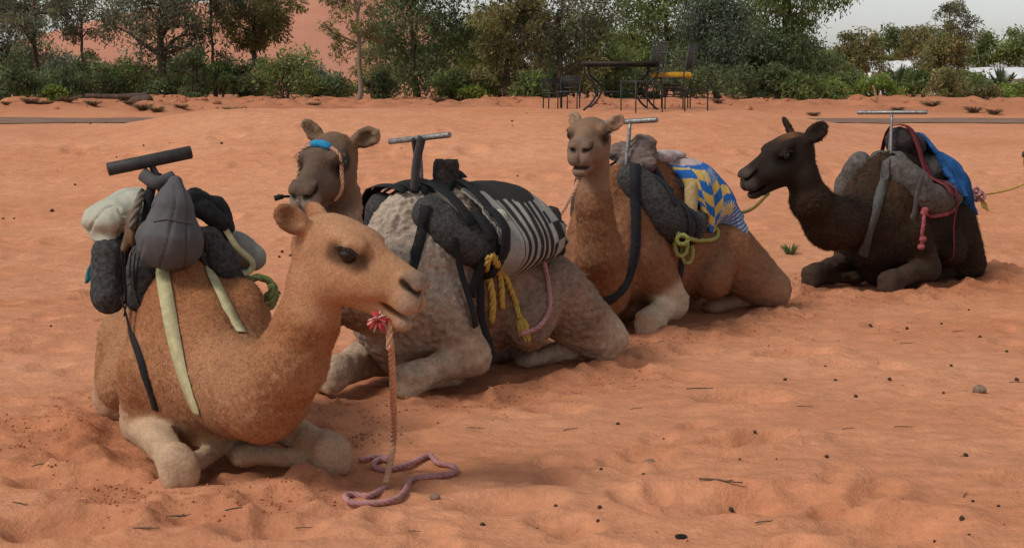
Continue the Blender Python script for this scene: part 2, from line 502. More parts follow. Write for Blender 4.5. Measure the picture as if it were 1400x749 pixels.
def sand_material():
    m, nt, bs = mat_new('sand')
    tc = N_(nt, 'ShaderNodeTexCoord')
    n1 = N_(nt, 'ShaderNodeTexNoise', Scale=0.55, Detail=5.0, Roughness=0.6)
    n2 = N_(nt, 'ShaderNodeTexNoise', Scale=9.0, Detail=6.0, Roughness=0.7)
    n3 = N_(nt, 'ShaderNodeTexNoise', Scale=420.0, Detail=2.0, Roughness=0.6)
    mp = N_(nt, 'ShaderNodeMapping'); mp.inputs['Scale'].default_value = (0.7, 1.0, 1.0)
    nt.links.new(tc.outputs['Object'], mp.inputs['Vector'])
    for n in (n1, n2): nt.links.new(mp.outputs[0], n.inputs['Vector'])
    nt.links.new(tc.outputs['Object'], n3.inputs['Vector'])
    cr = N_(nt, 'ShaderNodeValToRGB')
    e = cr.color_ramp.elements
    e[0].position = 0.3; e[0].color = (0.575, 0.230, 0.112, 1)
    e[1].position = 0.72; e[1].color = (0.68, 0.318, 0.176, 1)
    nt.links.new(n1.outputs['Fac'], cr.inputs['Fac'])
    m1 = N_(nt, 'ShaderNodeMapRange'); m1.inputs['From Min'].default_value = .3; m1.inputs['From Max'].default_value = .7; m1.inputs['To Min'].default_value = 0.80; m1.inputs['To Max'].default_value = 1.15
    nt.links.new(n2.outputs['Fac'], m1.inputs['Value'])
    m2 = N_(nt, 'ShaderNodeMapRange'); m2.inputs['From Min'].default_value = .3; m2.inputs['From Max'].default_value = .7; m2.inputs['To Min'].default_value = 0.9; m2.inputs['To Max'].default_value = 1.1
    nt.links.new(n3.outputs['Fac'], m2.inputs['Value'])
    mu = N_(nt, 'ShaderNodeMath', _operation='MULTIPLY')
    nt.links.new(m1.outputs[0], mu.inputs[0]); nt.links.new(m2.outputs[0], mu.inputs[1])
    sc = N_(nt, 'ShaderNodeVectorMath', _operation='SCALE')
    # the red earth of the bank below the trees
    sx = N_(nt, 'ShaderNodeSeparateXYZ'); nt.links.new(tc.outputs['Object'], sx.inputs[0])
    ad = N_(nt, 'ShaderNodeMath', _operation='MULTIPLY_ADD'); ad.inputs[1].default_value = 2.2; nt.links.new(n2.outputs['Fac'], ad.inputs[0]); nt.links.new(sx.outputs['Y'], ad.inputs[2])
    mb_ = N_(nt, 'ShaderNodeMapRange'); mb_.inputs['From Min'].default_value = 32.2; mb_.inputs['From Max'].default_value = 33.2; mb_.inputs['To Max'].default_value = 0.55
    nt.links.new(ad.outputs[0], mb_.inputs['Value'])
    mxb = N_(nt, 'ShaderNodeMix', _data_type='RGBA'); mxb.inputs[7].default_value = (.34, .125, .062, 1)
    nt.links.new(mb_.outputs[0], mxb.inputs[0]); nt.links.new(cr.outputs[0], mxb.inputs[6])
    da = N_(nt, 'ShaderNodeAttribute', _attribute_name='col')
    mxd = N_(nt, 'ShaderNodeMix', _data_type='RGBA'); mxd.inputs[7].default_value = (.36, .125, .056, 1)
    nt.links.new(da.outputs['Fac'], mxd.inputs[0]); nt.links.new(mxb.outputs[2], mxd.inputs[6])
    nt.links.new(mxd.outputs[2], sc.inputs[0]); nt.links.new(mu.outputs[0], sc.inputs['Scale'])
    nt.links.new(sc.outputs[0], bs.inputs['Base Color'])
    bs.inputs['Roughness'].default_value = 0.95
    bs.inputs['Specular IOR Level'].default_value = 0.1
    b1 = N_(nt, 'ShaderNodeTexNoise', Scale=26.0, Detail=6.0, Roughness=0.68)
    mp2 = N_(nt, 'ShaderNodeMapping'); mp2.inputs['Scale'].default_value = (0.85, 1.0, 1.0)
    nt.links.new(tc.outputs['Object'], mp2.inputs['Vector']); nt.links.new(mp2.outputs[0], b1.inputs['Vector'])
    bp = N_(nt, 'ShaderNodeBump', Strength=0.75, Distance=0.032)
    nt.links.new(b1.outputs['Fac'], bp.inputs['Height'])
    nt.links.new(bp.outputs[0], bs.inputs['Normal'])
    return m
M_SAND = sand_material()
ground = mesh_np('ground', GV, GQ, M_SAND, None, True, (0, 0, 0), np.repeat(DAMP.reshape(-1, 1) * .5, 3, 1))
tag(ground, 'rippled orange desert sand with hoof prints and low mounds', kind='structure')
def ground_at(x, y):
    return float(gz(np.array([x]), np.array([y]))[0])
GBVH = None

# ------------------------------------------------------------------ camels
def coat_material(name, strands=False, wool=0.5):
    m, nt, bs = mat_new(name)
    at = N_(nt, 'ShaderNodeAttribute', _attribute_name='col')
    tc = N_(nt, 'ShaderNodeTexCoord')
    bs.inputs['Roughness'].default_value = 0.85
    bs.inputs['Specular IOR Level'].default_value = 0.15
    if strands:
        nt.links.new(at.outputs['Color'], bs.inputs['Base Color'])
        an = N_(nt, 'ShaderNodeAttribute', _attribute_name='hn')
        vt = N_(nt, 'ShaderNodeVectorTransform', _vector_type='NORMAL', _convert_from='OBJECT', _convert_to='WORLD')
        nt.links.new(an.outputs['Vector'], vt.inputs[0]); nt.links.new(vt.outputs[0], bs.inputs['Normal'])
        return m
    n1 = N_(nt, 'ShaderNodeTexNoise', Scale=70.0, Detail=5.0, Roughness=0.7)
    nt.links.new(tc.outputs['Object'], n1.inputs['Vector'])
    mr = N_(nt, 'ShaderNodeMapRange'); mr.inputs['From Min'].default_value = .3; mr.inputs['From Max'].default_value = .7; mr.inputs['To Min'].default_value = .78; mr.inputs['To Max'].default_value = 1.22
    nt.links.new(n1.outputs['Fac'], mr.inputs['Value'])
    sc = N_(nt, 'ShaderNodeVectorMath', _operation='SCALE')
    nt.links.new(at.outputs['Color'], sc.inputs[0]); nt.links.new(mr.outputs[0], sc.inputs['Scale'])
    nt.links.new(sc.outputs[0], bs.inputs['Base Color'])
    vo = N_(nt, 'ShaderNodeTexNoise', Scale=60.0, Detail=4.0, Roughness=0.65, Distortion=1.2)
    nt.links.new(tc.outputs['Object'], vo.inputs['Vector'])
    b = N_(nt, 'ShaderNodeBump', Strength=wool, Distance=0.012)
    nt.links.new(vo.outputs['Fac'], b.inputs['Height']); nt.links.new(b.outputs[0], bs.inputs['Normal'])
    return m
M_COAT = coat_material('camel_coat')
M_STRAND = coat_material('camel_hair', True)
def eye_mat():
    m, nt, bs = mat_new('eye_dark')
    tc = N_(nt, 'ShaderNodeTexCoord'); n = N_(nt, 'ShaderNodeTexNoise', Scale=40.0)
    nt.links.new(tc.outputs['Object'], n.inputs['Vector'])
    cr = N_(nt, 'ShaderNodeValToRGB'); cr.color_ramp.elements[0].color = (.004, .003, .002, 1); cr.color_ramp.elements[1].color = (.014, .008, .005, 1)
    nt.links.new(n.outputs['Fac'], cr.inputs['Fac']); nt.links.new(cr.outputs[0], bs.inputs['Base Color'])
    bs.inputs['Roughness'].default_value = 0.12
    return m
M_EYE = eye_mat()
M_LASH = simple('lash', (.02, .013, .009), .8, bump=0)

def head_prims(drop=0.0, ear=None, es=1.0):
    p = [EL((.05, 0, -.01), (.15, .105, .125), .06),
         EL((.14, 0, .05), (.14, .088, .068), .05),
         RC((.15, 0, -.045), (.42, 0, -.085), .108, .080, .05),
         RC((.2, 0, .030), (.455, 0, -.030), .054, .046, .05)]
    for s in (-1, 1):
        p += [EL((.170, s * .080, .060), (.085, .034, .034), .03), EL((.19, s * .078, .01), (.062, .034, .052), .03),
              EL((.13, s * .05, -.10), (.15, .058, .115), .04),
              EL((.24, s * .055, -.09), (.13, .05, .075), .05),
              EL((.465, s * .036, -.034), (.050, .034, .040), .025),
              EL((.462, s * .028, -.112), (.062, .046, .058), .028)]
    p += [RC((.10, 0, -.16), (.38, 0, -.176), .075, .050, .04),
          EL((.42, 0, -.188 - drop * .4), (.080, .046, .032), .03),
          EL((.455, 0, -.194 - drop), (.045, .040, .028), .03)]
    a = math.atan2(drop * .7 + .012, .12)
    Ry = np.array([[math.cos(a), 0, math.sin(a)], [0, 1, 0], [-math.sin(a), 0, math.cos(a)]])
    p += [EL((.465, 0, -.164 - drop * .42), (.120, .12, .0065 + drop * .22), .012, Ry, True)]
    for s in (-1, 1):
        p += [RC((.438, s * .076, -.026), (.512, s * .036, -.058), .010, .014, .010, True),
              RC((.425, s * .058, -.006), (.496, s * .040, -.034), .012, .013, .02),
              EL((.188, s * .114, .008), (.052, .028, .038), .02, None, True),
              RC((.136, s * .096, .030), (.185, s * .114, .044), .014, .017, .010), RC((.185, s * .114, .044), (.238, s * .097, .026), .017, .012, .010),
              RC((.150, s * .094, -.028), (.225, s * .092, -.032), .012, .011, .018)]
    p += [RC((.530, 0, -.075), (.520, 0, -.16), .010, .012, .014, True)]
    for s in (-1, 1):
        e = (ear or {}).get(s, (-.35, s * .80, .45))
        e1 = np.array(e, float); e1 /= np.linalg.norm(e1)
        f = np.array([.9, s * .45, .1]); e3 = f - e1 * (f @ e1); e3 /= np.linalg.norm(e3)
        e2 = np.cross(e3, e1)
        M = np.stack([e1, e2, e3], 1)
        b = np.array([-.03, s * .085, .045])
        p += [EL(b + e1 * .070 * es, (.092 * es, .062 * es, .030), .03, M), EL(b + e1 * .085 * es + e3 * .030, (.070 * es, .044 * es, .026), .01, M, True)]
    out = []
    for q in p:
        q = list(q); q[1] = q[1] * np.array([1, 1.13, 1])
        if q[0] == 'rc': q[2] = q[2] * np.array([1, 1.13, 1])
        elif abs(q[3][1, 1] - 1) < 1e-6: q[2] = q[2] * np.array([1, 1.13, 1])
        out.append(tuple(q))
    return out

def camel(name, fr, neck, head_w, fwd, up, hs, colour, label, knees=None, feet=None, seed=1, strands=100000, drop=0.0, ear=None,
          hair_len=0.024, hump_h=0.0, hump_y=0.0, elb=.37, eark=.6, es=1.0, rear=1.0, wm=(.30, .84, .32, .30),  hvar=.20,  extra=None, curl=0.0065, hocks=None):
    """neck: list of (world point, radius); head_w: world position of the poll; fwd, up: world head axes"""
    S = fr.S
    pr = [EL((-.06, 0, .51), (.68, .36, .46), .1),
          EL((.42, 0, .52), (.32, .27, .40), .12),
          EL((-.56, 0, .49), (.38, .29, .32), .12),
          EL((wm[0], hump_y * .7, wm[1]), (wm[2], .19, wm[3]), .12),
          EL((-.02, hump_y, .90 + hump_h), (.34, .19, .28), .14),
          EL((.32, 0, .16), (.20, .15, .16), .08)]
    bones = []
    kn = knees or {}
    for s in (-1, 1):
        k = np.array(kn.get(s, (.82, s * .36, .11)), float)
        el = np.array([.20, s * elb, .18])
        ft = np.array((feet or {}).get(s, (.34, s * .26, .06)), float)
        hk = np.array((hocks or {}).get(s, (-1.0, s * .36, .14)), float)
        bones += [(el * .85 + np.array([.36, s * .27, .50]) * .15, el, .125), (el, k, .10), (k, ft, .07), (ft, ft - (.1, 0, 0), .09), (hk, (hk[0] + .54, hk[1] * .72, .05), .09), (hk, hk * .75 + np.array([-.64, s * .22, .46]) * .25, .16)]
        pr += [EL((.36, s * .20, .58), (.24, .15, .36), .09),
               RC((.36, s * .27, .50), el, .17, .125, .06),
               RC(el, el * .45 + k * .55 + np.array([0, 0, .012]), .115, .080, .03), RC(el * .45 + k * .55 + np.array([0, 0, .012]), k, .078, .090, .03),
               EL(k + (-.01, 0, .006), (.100, .090, .092), .05), RC(k + (.045, -.045, .035), k + (.05, -.04, -.055), .045, .050, .03), RC(k + (.045, .045, .035), k + (.05, .04, -.055), .045, .050, .03), RC(k + (-.08, 0, .075), k + (.05, 0, .045), .035, .038, .03),
               RC(k + (-.03, 0, -.03), ft, .058, .046, .012),
               EL(ft + (-.05, 0, -.01), (.13, .085, .058), .03),
               RC((-.58, s * .20, .50), (-.30, s * .36, .30), .19, .15, .06),
               RC((-.62, s * .24, .46), hk, .245, .165, .025),
               RC(hk + (-.02, 0, .0), (hk[0] + .36, hk[1] * .40, .035), .085, .06, .02),
               EL((hk[0] + .44, hk[1] * .40, .035), (.12, .08, .055), .02)]
    # tail
    pr += [RC((-.88, 0, .60), (-.98, 0, .40), .05, .035, .04), RC((-.98, 0, .40), (-1.0, .03, .2), .035, .028, .03)]
    nbody = len(pr)
    nl = [(fr.l(p), r / S) for p, r in neck]
    f = np.array(fwd, float); f /= np.linalg.norm(f)
    uu = np.array(up, float); uu -= f * (uu @ f); uu /= np.linalg.norm(uu)
    Mh = fr.M.T @ np.stack([f, np.cross(uu, f), uu], 1)
    ho = fr.l(head_w); hsl = hs / S
    nl.append((ho + Mh @ (np.array([.02, 0, -.055]) * hsl), .105 * hsl))
    for (a, ra), (b, rb) in zip(nl[:-1], nl[1:]):
        pr.append(RC(a, b, ra, rb, .10 if ra > .17 else .05))
    hp = head_prims(drop, ear, es)
    pr += xf(hp, ho, Mh, hsl)
    if extra: pr += extra
    if rear != 1.0:
        for i_ in range(nbody):
            q = list(pr[i_])
            for j_ in ((1, 2) if q[0] == 'rc' else (1,)):
                if q[j_][0] < 0: q[j_] = q[j_] * np.array([rear, 1, 1])
            pr[i_] = tuple(q)
    # everything in scaled local units
    pr = xf(pr, np.zeros(3), np.eye(3), S)
    ho = ho * S
    cs = np.array([ho + Mh @ (np.array(c) * hs) for c in [(x, y, z) for x in (-.2, .58) for y in (-.2, .2) for z in (-.24, .26)]])
    V, Q = sdf_mesh(pr, 0.016, (cs.min(0), cs.max(0)), 0.0075)
    V = relax(V, Q, 2, 0.5)
    N = vert_normals(V, Q)
    hl = (V - ho) @ Mh / hs
    hb = (1 - sstep(.16, .26, np.abs(hl[:, 1]))) * (1 - sstep(.20, .32, np.abs(hl[:, 2] + .05))) * (hl[:, 0] < .7)
    face = sstep(.02, .16, hl[:, 0]) * hb
    headm = sstep(-.20, .08, hl[:, 0] + .25 * hl[:, 2]) * hb
    lz = V[:, 2]
    leg = np.zeros(len(V))
    low = (lz < .6 * S)
    vl = V[low] / S
    lw = np.zeros(len(vl))
    for a, b, r_ in bones:
        a, b = np.array(a), np.array(b)
        t_ = np.clip(((vl - a) @ (b - a)) / ((b - a) @ (b - a)), 0, 1)
        lw = np.maximum(lw, 1 - sstep(r_ * 1.0, r_ * 1.0 + .07, np.linalg.norm(vl - a - t_[:, None] * (b - a), axis=1)))
    leg[low] = lw
    woolly = (1 - leg) * (1 - face) * (1 - .75 * headm)
    V = V + N * (woolly * (fbm(V * np.array([34, 34, 46]), seed, 3) * curl * 1.5 + fbm(V * 9, seed + 3, 3) * .008) + leg * (fbm(V * np.array([16, 16, 34]), seed + 5, 4) * .011) + face * fbm(V * 22, seed + 8, 3) * .003)[:, None]
    V[:, 2] = np.maximum(V[:, 2], -.06)
    cols = colour(V / S, hl, leg, face, headm, N)
    ha = np.stack([hl[:, 0], np.abs(hl[:, 1]) / 1.13, hl[:, 2]], 1)
    def seg(a, b):
        a, b = np.array(a), np.array(b); t_ = np.clip(((ha - a) @ (b - a)) / ((b - a) @ (b - a)), 0, 1)
        return np.linalg.norm(ha - a - t_[:, None] * (b - a), axis=1)
    cols = cols * (1 + leg * (.30 * fbm(V * np.array([9, 9, 16]), seed + 9, 4) + .10))[:, None]
    em = sstep(.115, .15, np.abs(hl[:, 1])) * (hl[:, 0] < .05) * (hl[:, 2] > -.05) * hb
    cols = cols * (1 - em[:, None] * (1 - eark))
    for a, b, r_, k_ in (((.438, .070, -.026), (.512, .032, -.058), .015, .95), ((.36, .07, -.155), (.52, .0, -.17 - drop * .4), .010, .85), ((.140, .100, .002), (.240, .095, -.004), .040, .80), ((.505, 0, -.06), (.515, 0, -.15), .007, .6), ((.235, .09, -.01), (.275, .075, -.05), .008, .5)):  # dark lids and tear lines, plus crease shade painted into the coat colour
        w_ = headm * k_ * (1 - sstep(r_ * .6, r_ * 1.7, seg(a, b)))
        cols = cols * (1 - w_[:, None]) + cols * .12 * w_[:, None]
    o = mesh_np(name, V, Q, M_COAT, None, True, None, cols)
    o.location = tuple(fr.o); o.rotation_euler = (0, 0, fr.yaw)
    tag(o, label, 'camel', 'kneeling camels roped in a line')
    # hair
    A = np.linalg.norm(np.cross(V[Q[:, 2]] - V[Q[:, 0]], V[Q[:, 3]] - V[Q[:, 1]]), axis=1) / 2
    fc = V[Q].mean(1)
    fl = woolly[Q].mean(1); ff = face[Q].mean(1)
    rg = np.random.default_rng(seed)
    dens = A * (0.45 + fl) * (fc[:, 2] > 0.02)
    pick = rg.choice(len(Q), strands, p=dens / dens.sum())
    ab = rg.random((strands, 2))
    q4 = V[Q[pick]]
    base = (q4[:, 0] * ((1 - ab[:, 0]) * (1 - ab[:, 1]))[:, None] + q4[:, 1] * (ab[:, 0] * (1 - ab[:, 1]))[:, None] + q4[:, 2] * (ab[:, 0] * ab[:, 1])[:, None] + q4[:, 3] * ((1 - ab[:, 0]) * ab[:, 1])[:, None])
    nn = N[Q[pick]].mean(1)
    flow = np.stack([-.55 + .9 * vnoise(base * 14, seed + 1), .9 * vnoise(base * 14, seed + 2), -.8 + .6 * vnoise(base * 14, seed + 4)], 1) + rg.normal(0, .35, (strands, 3))
    # face hair lies back along the head
    fm = ff[pick][:, None]
    flow = flow * (1 - fm) + fm * ((Mh @ np.array([-1, 0, -.25])) + rg.normal(0, .15, (strands, 3)))
    t = flow - nn * (flow * nn).sum(1)[:, None]
    t /= np.linalg.norm(t, axis=1)[:, None] + 1e-9
    L = hair_len * (0.25 + 0.75 * fl[pick]) * rg.uniform(.5, 1.3, strands) * (1 - .55 * ff[pick])
    lift = rg.uniform(.25, 1.0, strands) * (1 - .7 * ff[pick])
    d = t + nn * lift[:, None]; d /= np.linalg.norm(d, axis=1)[:, None]
    side = np.cross(d, nn) + rg.normal(0, .3, (strands, 3)); side /= np.linalg.norm(side, axis=1)[:, None]
    w = rg.uniform(.0010, .0021, strands)[:, None]
    b0 = base - nn * .002
    HV = np.stack([b0 - side * w, b0 + side * w, b0 + d * L[:, None]], 1).reshape(-1, 3)
    hc = cols[Q[pick]].mean(1) * np.exp(rg.normal(0, hvar, strands))[:, None] * 1.04
    ho_ = mesh_np('coat', HV, np.arange(3 * strands).reshape(-1, 3), M_STRAND, o, False, None, np.repeat(hc, 3, 0))
    at = ho_.data.attributes.new('hn', 'FLOAT_VECTOR', 'POINT')
    nj = nn + rg.normal(0, .22, nn.shape)
    at.data.foreach_set('vector', np.repeat(nj, 3, 0).astype(np.float32).reshape(-1))
    ho_['kind'] = 'stuff'
    # eyes with lashes
    for s in (-1, 1):
        a = np.linspace(0, 2 * math.pi, 17)[:-1]; b = np.linspace(-math.pi / 2, math.pi / 2, 11)
        c = ho + Mh @ (np.array([.190, s * .104, .012]) * hs); r = .039 * hs
        sv = np.array([c + Mh @ (r * np.array([math.cos(i) * math.cos(j), math.sin(j), math.sin(i) * math.cos(j)])) for j in b for i in a])
        sf = [(j * 16 + i, j * 16 + (i + 1) % 16, (j + 1) * 16 + (i + 1) % 16, (j + 1) * 16 + i) for j in range(10) for i in range(16)]
        eo = mesh_np('eye', sv, sf, M_EYE, o)
        mb = MB()
        for q in np.linspace(0, 1, 26):
            x = .146 + .09 * q; arch = math.sin(q * math.pi)
            p0 = np.array([x, s * (.126 + .012 * arch), .032 + .016 * arch])
            for jj in range(2):
                p1 = p0 + np.array([(q - .4) * .03 + rg.normal(0, .004), s * (.028 + .006 * arch), -.014 + rg.normal(0, .005)])
                pa, pb = ho + Mh @ (p0 * hs), ho + Mh @ (p1 * hs)
                sd = Mh @ np.array([.0022, 0, 0])
                mb.add([pa - sd, pa + sd, pb], [(0, 1, 2)])
        lash = mesh_np('eyelash', np.concatenate(mb.v), mb.f, M_LASH, eo, False)
    Vw = V @ fr.M.T + fr.o
    o_bvh = BVHTree.FromPolygons([tuple(v) for v in Vw.tolist()], Q.tolist())
    hw = fr.M @ ho + fr.o
    return dict(o=o, bvh=o_bvh, fr=fr, hw=hw, Mh=fr.M @ Mh, hs=hs)

def lerp(a, b, t):
    return a * (1 - t[:, None]) + np.asarray(b) * t[:, None]
def col_a(v, hl, leg, face, headm, N):
    n = len(v)
    c = np.tile(np.array([.37, .18, .09]), (n, 1))
    c = lerp(c, (.30, .115, .045), sstep(.5, .95, v[:, 2]) * sstep(.0, .35, v[:, 0] + .3) * (1 - headm) * .8)
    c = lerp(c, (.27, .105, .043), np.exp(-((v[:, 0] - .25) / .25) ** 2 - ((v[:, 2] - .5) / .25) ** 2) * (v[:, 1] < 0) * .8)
    c = lerp(c, (.42, .215, .110), headm * .9)
    c = lerp(c, (.38, .255, .160), leg)
    muz = headm * sstep(.40, .50, hl[:, 0])
    c = lerp(c, (.36, .27, .20), muz * .7)
    c = lerp(c, (.15, .10, .075), headm * np.exp(-((hl[:, 0] - .47) / .045) ** 2 - ((hl[:, 2] + .015) / .035) ** 2) * .85)
    c = lerp(c, (.10, .05, .03), headm * np.exp(-((hl[:, 0] - .19) / .035) ** 2 - ((hl[:, 2] - .012) / .026) ** 2) * .75)  # dark eye surround with the brow's shade painted in
    return c * (1 + .14 * fbm(v * 6, 4, 4))[:, None]
def col_b(v, hl, leg, face, headm, N):
    n = len(v)
    c = np.tile(np.array([.25, .165, .118]), (n, 1))
    c = lerp(c, (.47, .38, .30), sstep(.55, 1.0, v[:, 2] + .6 * v[:, 0]) * (1 - headm))
    c = lerp(c, (.40, .31, .235), sstep(.1, .5, v[:, 0]) * (1 - headm) * .7)
    c = lerp(c, (.17, .085, .047), np.exp(-((v[:, 0] + .02) / .2) ** 2 - ((v[:, 2] - .50) / .4) ** 2) * .9)
    c = lerp(c, (.36, .26, .18), leg)
    c = lerp(c, (.115, .075, .052), headm)
    c = lerp(c, (.20, .12, .07), headm * (1 - sstep(.0, .2, hl[:, 0])))
    c = lerp(c, (.27, .21, .16), headm * sstep(.40, .5, hl[:, 0]) * (hl[:, 2] < -.05) * .7)
    c = lerp(c, (.03, .02, .015), headm * np.exp(-((hl[:, 0] - .19) / .045) ** 2 - ((hl[:, 2] - .005) / .035) ** 2) * .85)
    # the neck shows warm brown
    nk = (1 - headm) * sstep(.75, .95, v[:, 0])
    c = lerp(c, (.25, .14, .08), nk * (1 - leg) * .8)
    sp = fbm(v * 42, 14, 3)
    return c * (1 + .28 * fbm(v * 7, 4, 4) + .45 * sp * (1 - headm))[:, None]
def col_c(v, hl, leg, face, headm, N):
    n = len(v)
    c = np.tile(np.array([.245, .112, .056]), (n, 1))
    c = lerp(c, (.17, .062, .026), sstep(.75, 1.1, v[:, 2]) * (1 - headm) * (v[:, 0] < .6) * .6)
    c = lerp(c, (.27, .16, .10), (v[:, 0] < -.55) * (1 - sstep(.3, .6, v[:, 2])) * .8)
    c = lerp(c, (.44, .33, .23), leg * (v[:, 0] > -.2))
    c = lerp(c, (.215, .130, .080), headm * .9)
    c = lerp(c, (.19, .13, .095), headm * sstep(.36, .48, hl[:, 0]) * .6)
    c = lerp(c, (.09, .06, .045), headm * np.exp(-((hl[:, 0] - .475) / .04) ** 2 - ((hl[:, 2] + .015) / .025) ** 2) * .7)
    c = lerp(c, (.03, .02, .015), headm * np.exp(-((hl[:, 0] - .19) / .04) ** 2 - ((hl[:, 2] - .01) / .03) ** 2) * .85)
    c = lerp(c, (.30, .2, .13), headm * (1 - sstep(-.02, .03, hl[:, 0])) * (hl[:, 2] > .09))
    th = (1 - headm) * sstep(.95, 1.15, v[:, 2]) * (v[:, 0] > .7)
    c = lerp(c, (.34, .23, .15), th * .7)
    return c * (1 + .16 * fbm(v * 6, 4, 4))[:, None]
def col_d(v, hl, leg, face, headm, N):
    n = len(v)
    c = np.tile(np.array([.038, .022, .0135]), (n, 1))
    c = lerp(c, (.075, .038, .018), np.exp(-((v[:, 0] - .38) / .2) ** 2 - ((v[:, 2] - .85) / .22) ** 2) * .85)
    c = lerp(c, (.05, .03, .02), leg * .8)
    c = lerp(c, (.022, .014, .010), headm)
    c = lerp(c, (.13, .06, .028), headm * np.exp(-((hl[:, 0] - .06) / .09) ** 2) * sstep(.06, .11, hl[:, 2]) * (np.abs(hl[:, 1]) < .08))
    c = lerp(c, (.07, .052, .044), headm * sstep(.42, .49, hl[:, 0]) * .75)
    return c * (1 + .25 * fbm(v * 6, 4, 4))[:, None]

CA = camel('tan_camel', FA,
           [(FA.w((.38, -.02, .52)), .21), (P(330, 530, 7.40), .215), (P(358, 538, 7.14), .195), (P(396, 498, 6.98), .160), (P(420, 440, 6.95), .135), (P(434, 385, 6.93), .118)],
           P(436, 325, 6.93), (.88, -.30, -.30), (.15, -.08, 1), 1.03, col_a,
           'tan camel kneeling with its long neck bent low and head turned sideways', hump_y=-.13, elb=.30, wm=(.20, .78, .26, .27), hair_len=.016, curl=.0045, rear=.95, seed=1, strands=150000, drop=.026,
           hocks={-1: (-.80, -.34, .14), 1: (-.85, .34, .14)}, knees={-1: FA.l(P(245, 640, 7.2)), 1: FA.l(P(453, 622, 7.42))}, feet={-1: FA.l(P(310, 605, 7.75)), 1: FA.l(P(335, 622, 7.62))},
           es=.92, ear={-1: (-.82, -.50, .36), 1: (-.85, .40, .1)})
CB = camel('grey_camel', FB,
           [(FB.w((.45, 0, .62)), .23), (P(515, 400, 9.25), .225), (P(480, 395, 9.02), .185), (P(462, 330, 9.0), .145), (P(462, 275, 9.05), .12)],
           P(460, 205, 9.02), (-.30, -.86, -.34), (-.03, -.2, 1), 1.00, col_b,
           'grey beige curly camel kneeling, dark face with a rope noseband and blue tie', seed=2, strands=120000,
           knees={1: FB.l(P(560, 520, 9.25)), -1: FB.l(P(455, 512, 9.38))}, curl=.012, hair_len=.015, hvar=.34, es=.95, ear={1: (-.2, .95, .30), -1: (-.3, -.75, .55)})
CC = camel('brown_camel', FC,
           [(FC.w((.45, 0, .62)), .23), (P(815, 395, 11.55), .22), (P(820, 345, 11.2), .155), (P(812, 280, 11.1), .118), (P(810, 230, 11.12), .105)],
           P(811, 184, 11.22), (-.22, -.96, -.05), (0, -.1, 1), 1.04, col_c,
           'brown camel kneeling upright with pale forelegs, facing forward under a blue and yellow blanket', seed=3, strands=95000, drop=.012,
           knees={1: FC.l(P(890, 440, 11.5)), -1: FC.l(P(822, 432, 11.9))}, hocks={1: (-1.08, .36, .14)},
           es=.82, hvar=.28, eark=1.15, ear={-1: (-.45, -.55, .65), 1: (-.45, .65, .55)})
CD = camel('black_camel', FD,
           [(FD.w((.45, 0, .60)), .23), (P(1135, 305, 13.55), .20), (P(1108, 275, 13.4), .16), (P(1096, 240, 13.35), .13)],
           P(1092, 200, 13.38), (-.86, -.34, -.34), (-.1, -.05, 1), 1.14, col_d,
           'dark brown almost black camel kneeling with a blue cloth over its back', hocks={-1: (-.80, -.34, .14), 1: (-.82, .34, .14)}, seed=4, strands=95000, hair_len=.034, hvar=.55, es=1.1, rear=.80,
           ear={-1: (-.1, -.5, .8), 1: (-.85, .45, .45)})

# ------------------------------------------------------------------ tack helpers: everything lies on the animal it is cast onto
for c_ in (CA, CB, CC, CD):
    c_['bvhs'] = [c_['bvh']]
def add_bvh(C, o):
    mw = o.matrix_basis if o.parent is None else Matrix.Translation(o.parent.location) @ o.matrix_basis
    C['bvhs'].append(BVHTree.FromPolygons([mw @ v.co for v in o.data.vertices], [tuple(p.vertices) for p in o.data.polygons]))
    return o
def cast(C, o, d):
    best = None
    for b in C['bvhs']:
        h = b.ray_cast(Vector(o), Vector(d))
        if h[0] is not None and (best is None or h[3] < best[2]):
            best = (np.array(h[0]), np.array(h[1]), h[3])
    return best
def cast_px(C, px, py):
    return cast(C, (0, 0, CH), Vector(ray(px, py)).normalized())
def smooth_path(p, it=2):
    p = np.array(p, float)
    for _ in range(it):
        p[1:-1] = (p[:-2] + 2 * p[1:-1] + p[2:]) / 4
    return p
def ribbon(mb, pts, nrm, w, th=0.004, col=None, wob=0.0):
    pts = np.asarray(pts, float); n = len(pts)
    T = np.gradient(pts, axis=0); T /= np.linalg.norm(T, axis=1, keepdims=True) + 1e-9
    Nn = np.asarray(nrm, float); Nn = Nn - T * (Nn * T).sum(1)[:, None]; Nn /= np.linalg.norm(Nn, axis=1, keepdims=True) + 1e-9
    B = np.cross(T, Nn)
    w = np.broadcast_to(np.asarray(w, float), (n,))[:, None]
    V = np.concatenate([pts - B * w / 2, pts + B * w / 2, pts + B * w / 2 + Nn * th, pts - B * w / 2 + Nn * th])
    Fc = []
    for i in range(n - 1):
        for a in range(4):
            b = (a + 1) % 4
            Fc.append((a * n + i, a * n + i + 1, b * n + i + 1, b * n + i))
    Fc += [(0, n, 2 * n, 3 * n), (n - 1, 4 * n - 1, 3 * n - 1, 2 * n - 1)]
    return mb.add(V, Fc, col)
